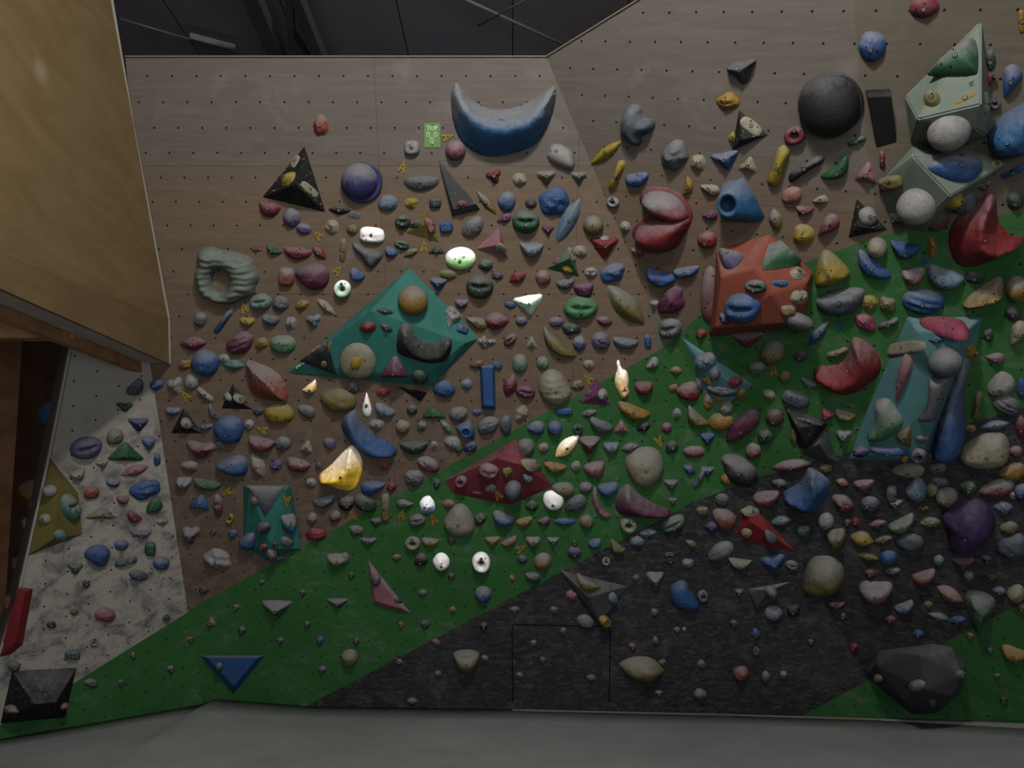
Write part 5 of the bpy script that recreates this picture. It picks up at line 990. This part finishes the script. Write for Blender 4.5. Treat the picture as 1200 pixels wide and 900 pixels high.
# lettering painted on three volumes
def vtext(s, px, py, size, mat, rot, host_short):
    M, tag, J, cast = local(px, py)
    host = next((o for o in COL.objects if o.get('label') and o.name.startswith('climbing_volume') and (o.matrix_world.translation - M.translation).length < .9 and tag[1] == o.get('_s')), None)
    o = text(s, px, py, size, None, M, cast, mat, .0015, rot); 
    hosts = [q for q in COL.objects if q.get('label') and q['label'].find(host_short) >= 0]
    o.matrix_world = M
    if hosts: o.parent = hosts[0]; o.matrix_parent_inverse = hosts[0].matrix_world.inverted()
    return o
bpy.context.view_layer.update()
dark = flat_mat('dark_print', (34, 38, 36), .7, .1)
vtext('FR', 1139, 98, 5.5, dark, 90, 'carrying a white ball')
vtext('coro', 561, 577, 5, flat_mat('white_print', (120, 108, 108), .7, .1), -10, 'dark red faceted')
vtext('coro', 352, 427, 3.6, ink, 25, 'large teal diamond')

# rectangular service hatch outline in the black field
hm = flat_mat('dark_gap', (10, 10, 11), .9, .05)
hb = bmesh.new(); Mh = frame(PA.at(657, 780), PA.n); Mhi = Mh.inverted()
def hl(a, b, wd=.6):
    dx, dy = b[0] - a[0], b[1] - a[1]; L = math.hypot(dx, dy); ox, oy = -dy / L * wd, dx / L * wd
    P = [Mhi @ PA.at(a[0] + ox, a[1] + oy), Mhi @ PA.at(b[0] + ox, b[1] + oy), Mhi @ PA.at(b[0] - ox, b[1] - oy), Mhi @ PA.at(a[0] - ox, a[1] - oy)]
    hb.faces.new([hb.verts.new((p.x, p.y, .0015)) for p in P])
for a, b in (((600, 736), (601, 822)), ((601, 732), (712, 734)), ((715, 738), (714, 822)), ((601, 732), (600, 737)), ((711, 733), (715, 738))): hl(a, b)
hp = bm_mesh(hb, 'hatch'); ho = link('trim_12', hp, hm, None, 'structure', Mh)

# ------------------------------------------------------------------ labels for the many holds
def szw(r):
    a = r['a']
    return 'tiny' if a < 11 else 'small' if a < 18 else 'mid-sized' if a < 28 else 'large'
def hostw(r):
    t = r['host']
    if t[0] == 'vol': return 'on the ' + t[1]
    return {'wood': 'on bare wood', 'wood2': 'on bare wood', 'green': 'on green paint', 'black': 'on black paint', 'white': 'on the white wall', 'side': 'behind the white wall edge'}[t[1]]
def dirw(dx, dy):
    v = 'above' if dy > 0 else 'below'; h = 'right of' if dx > 0 else 'left of'
    if abs(dx) > 2.2 * abs(dy): return h
    if abs(dy) > 2.2 * abs(dx): return v
    return v + ' and ' + h
def lmw(r):
    c = sorted(LM, key=lambda l: math.hypot(l[0] - r['x'], l[1] - r['y']))
    if r['host'][0] == 'vol':
        c = [l for l in c if l[2] != r['host'][1]] or c
    l = c[0]; return dirw(r['x'] - l[0], l[1] - r['y']) + ' the ' + l[2]
def look(r):
    ch = 'chalky ' if r['chalk'] >= 5 else ''
    return '%s %s%s %s hold' % (szw(r), ch, r['c'], r['s']) if not r['foot'] else 'tiny %s%s %s foothold' % (ch, r['c'], r['s'])
from collections import Counter
def nbw(r):
    c = sorted((q for q in REC if q is not r and q['a'] > 12 and q['c'] != r['c']), key=lambda q: math.hypot(q['x'] - r['x'], q['y'] - r['y']))
    q = c[0]; return dirw(r['x'] - q['x'], q['y'] - r['y']) + ' a %s %s one' % (q['c'], q['s'])
forms = [lambda r: look(r) + ' ' + lmw(r), lambda r: look(r) + ' ' + nbw(r) + ', ' + hostw(r), lambda r: look(r) + ' ' + nbw(r)]
todo = list(REC); used = set()
for fi, f in enumerate(forms):
    cnt = Counter(f(r) for r in REC); nxt = []
    for r in todo:
        s = f(r)
        if cnt[s] == 1 and s not in used and 4 <= len(s.split()) <= 16: r['label'] = s; used.add(s)
        else: nxt.append(r)
    todo = nxt
ords = ['leftmost', 'second from left', 'third from left', 'fourth from left', 'fifth from left', 'sixth from left', 'seventh from left', 'eighth from left', 'ninth from left', 'tenth from left']
by = {}
for r in todo: by.setdefault(look(r) + ' ' + lmw(r), [])
for k in by:
    full = sorted((r for r in REC if look(r) + ' ' + lmw(r) == k), key=lambda r: r['x'])
    for i, r in enumerate(full):
        if r in todo: r['label'] = (k + ', ' + ords[min(i, 9)]) if len(full) > 1 else k
for r in REC:
    o = r['o']; o['label'] = r['label']; o['category'] = 'foothold' if r['foot'] else 'climbing hold'
    o['group'] = 'small footholds screwed to the wall' if r['foot'] else r['s'] + ' climbing holds'
print('holds', len(REC), 'longest', max((len(r['label'].split()), r['label']) for r in REC))
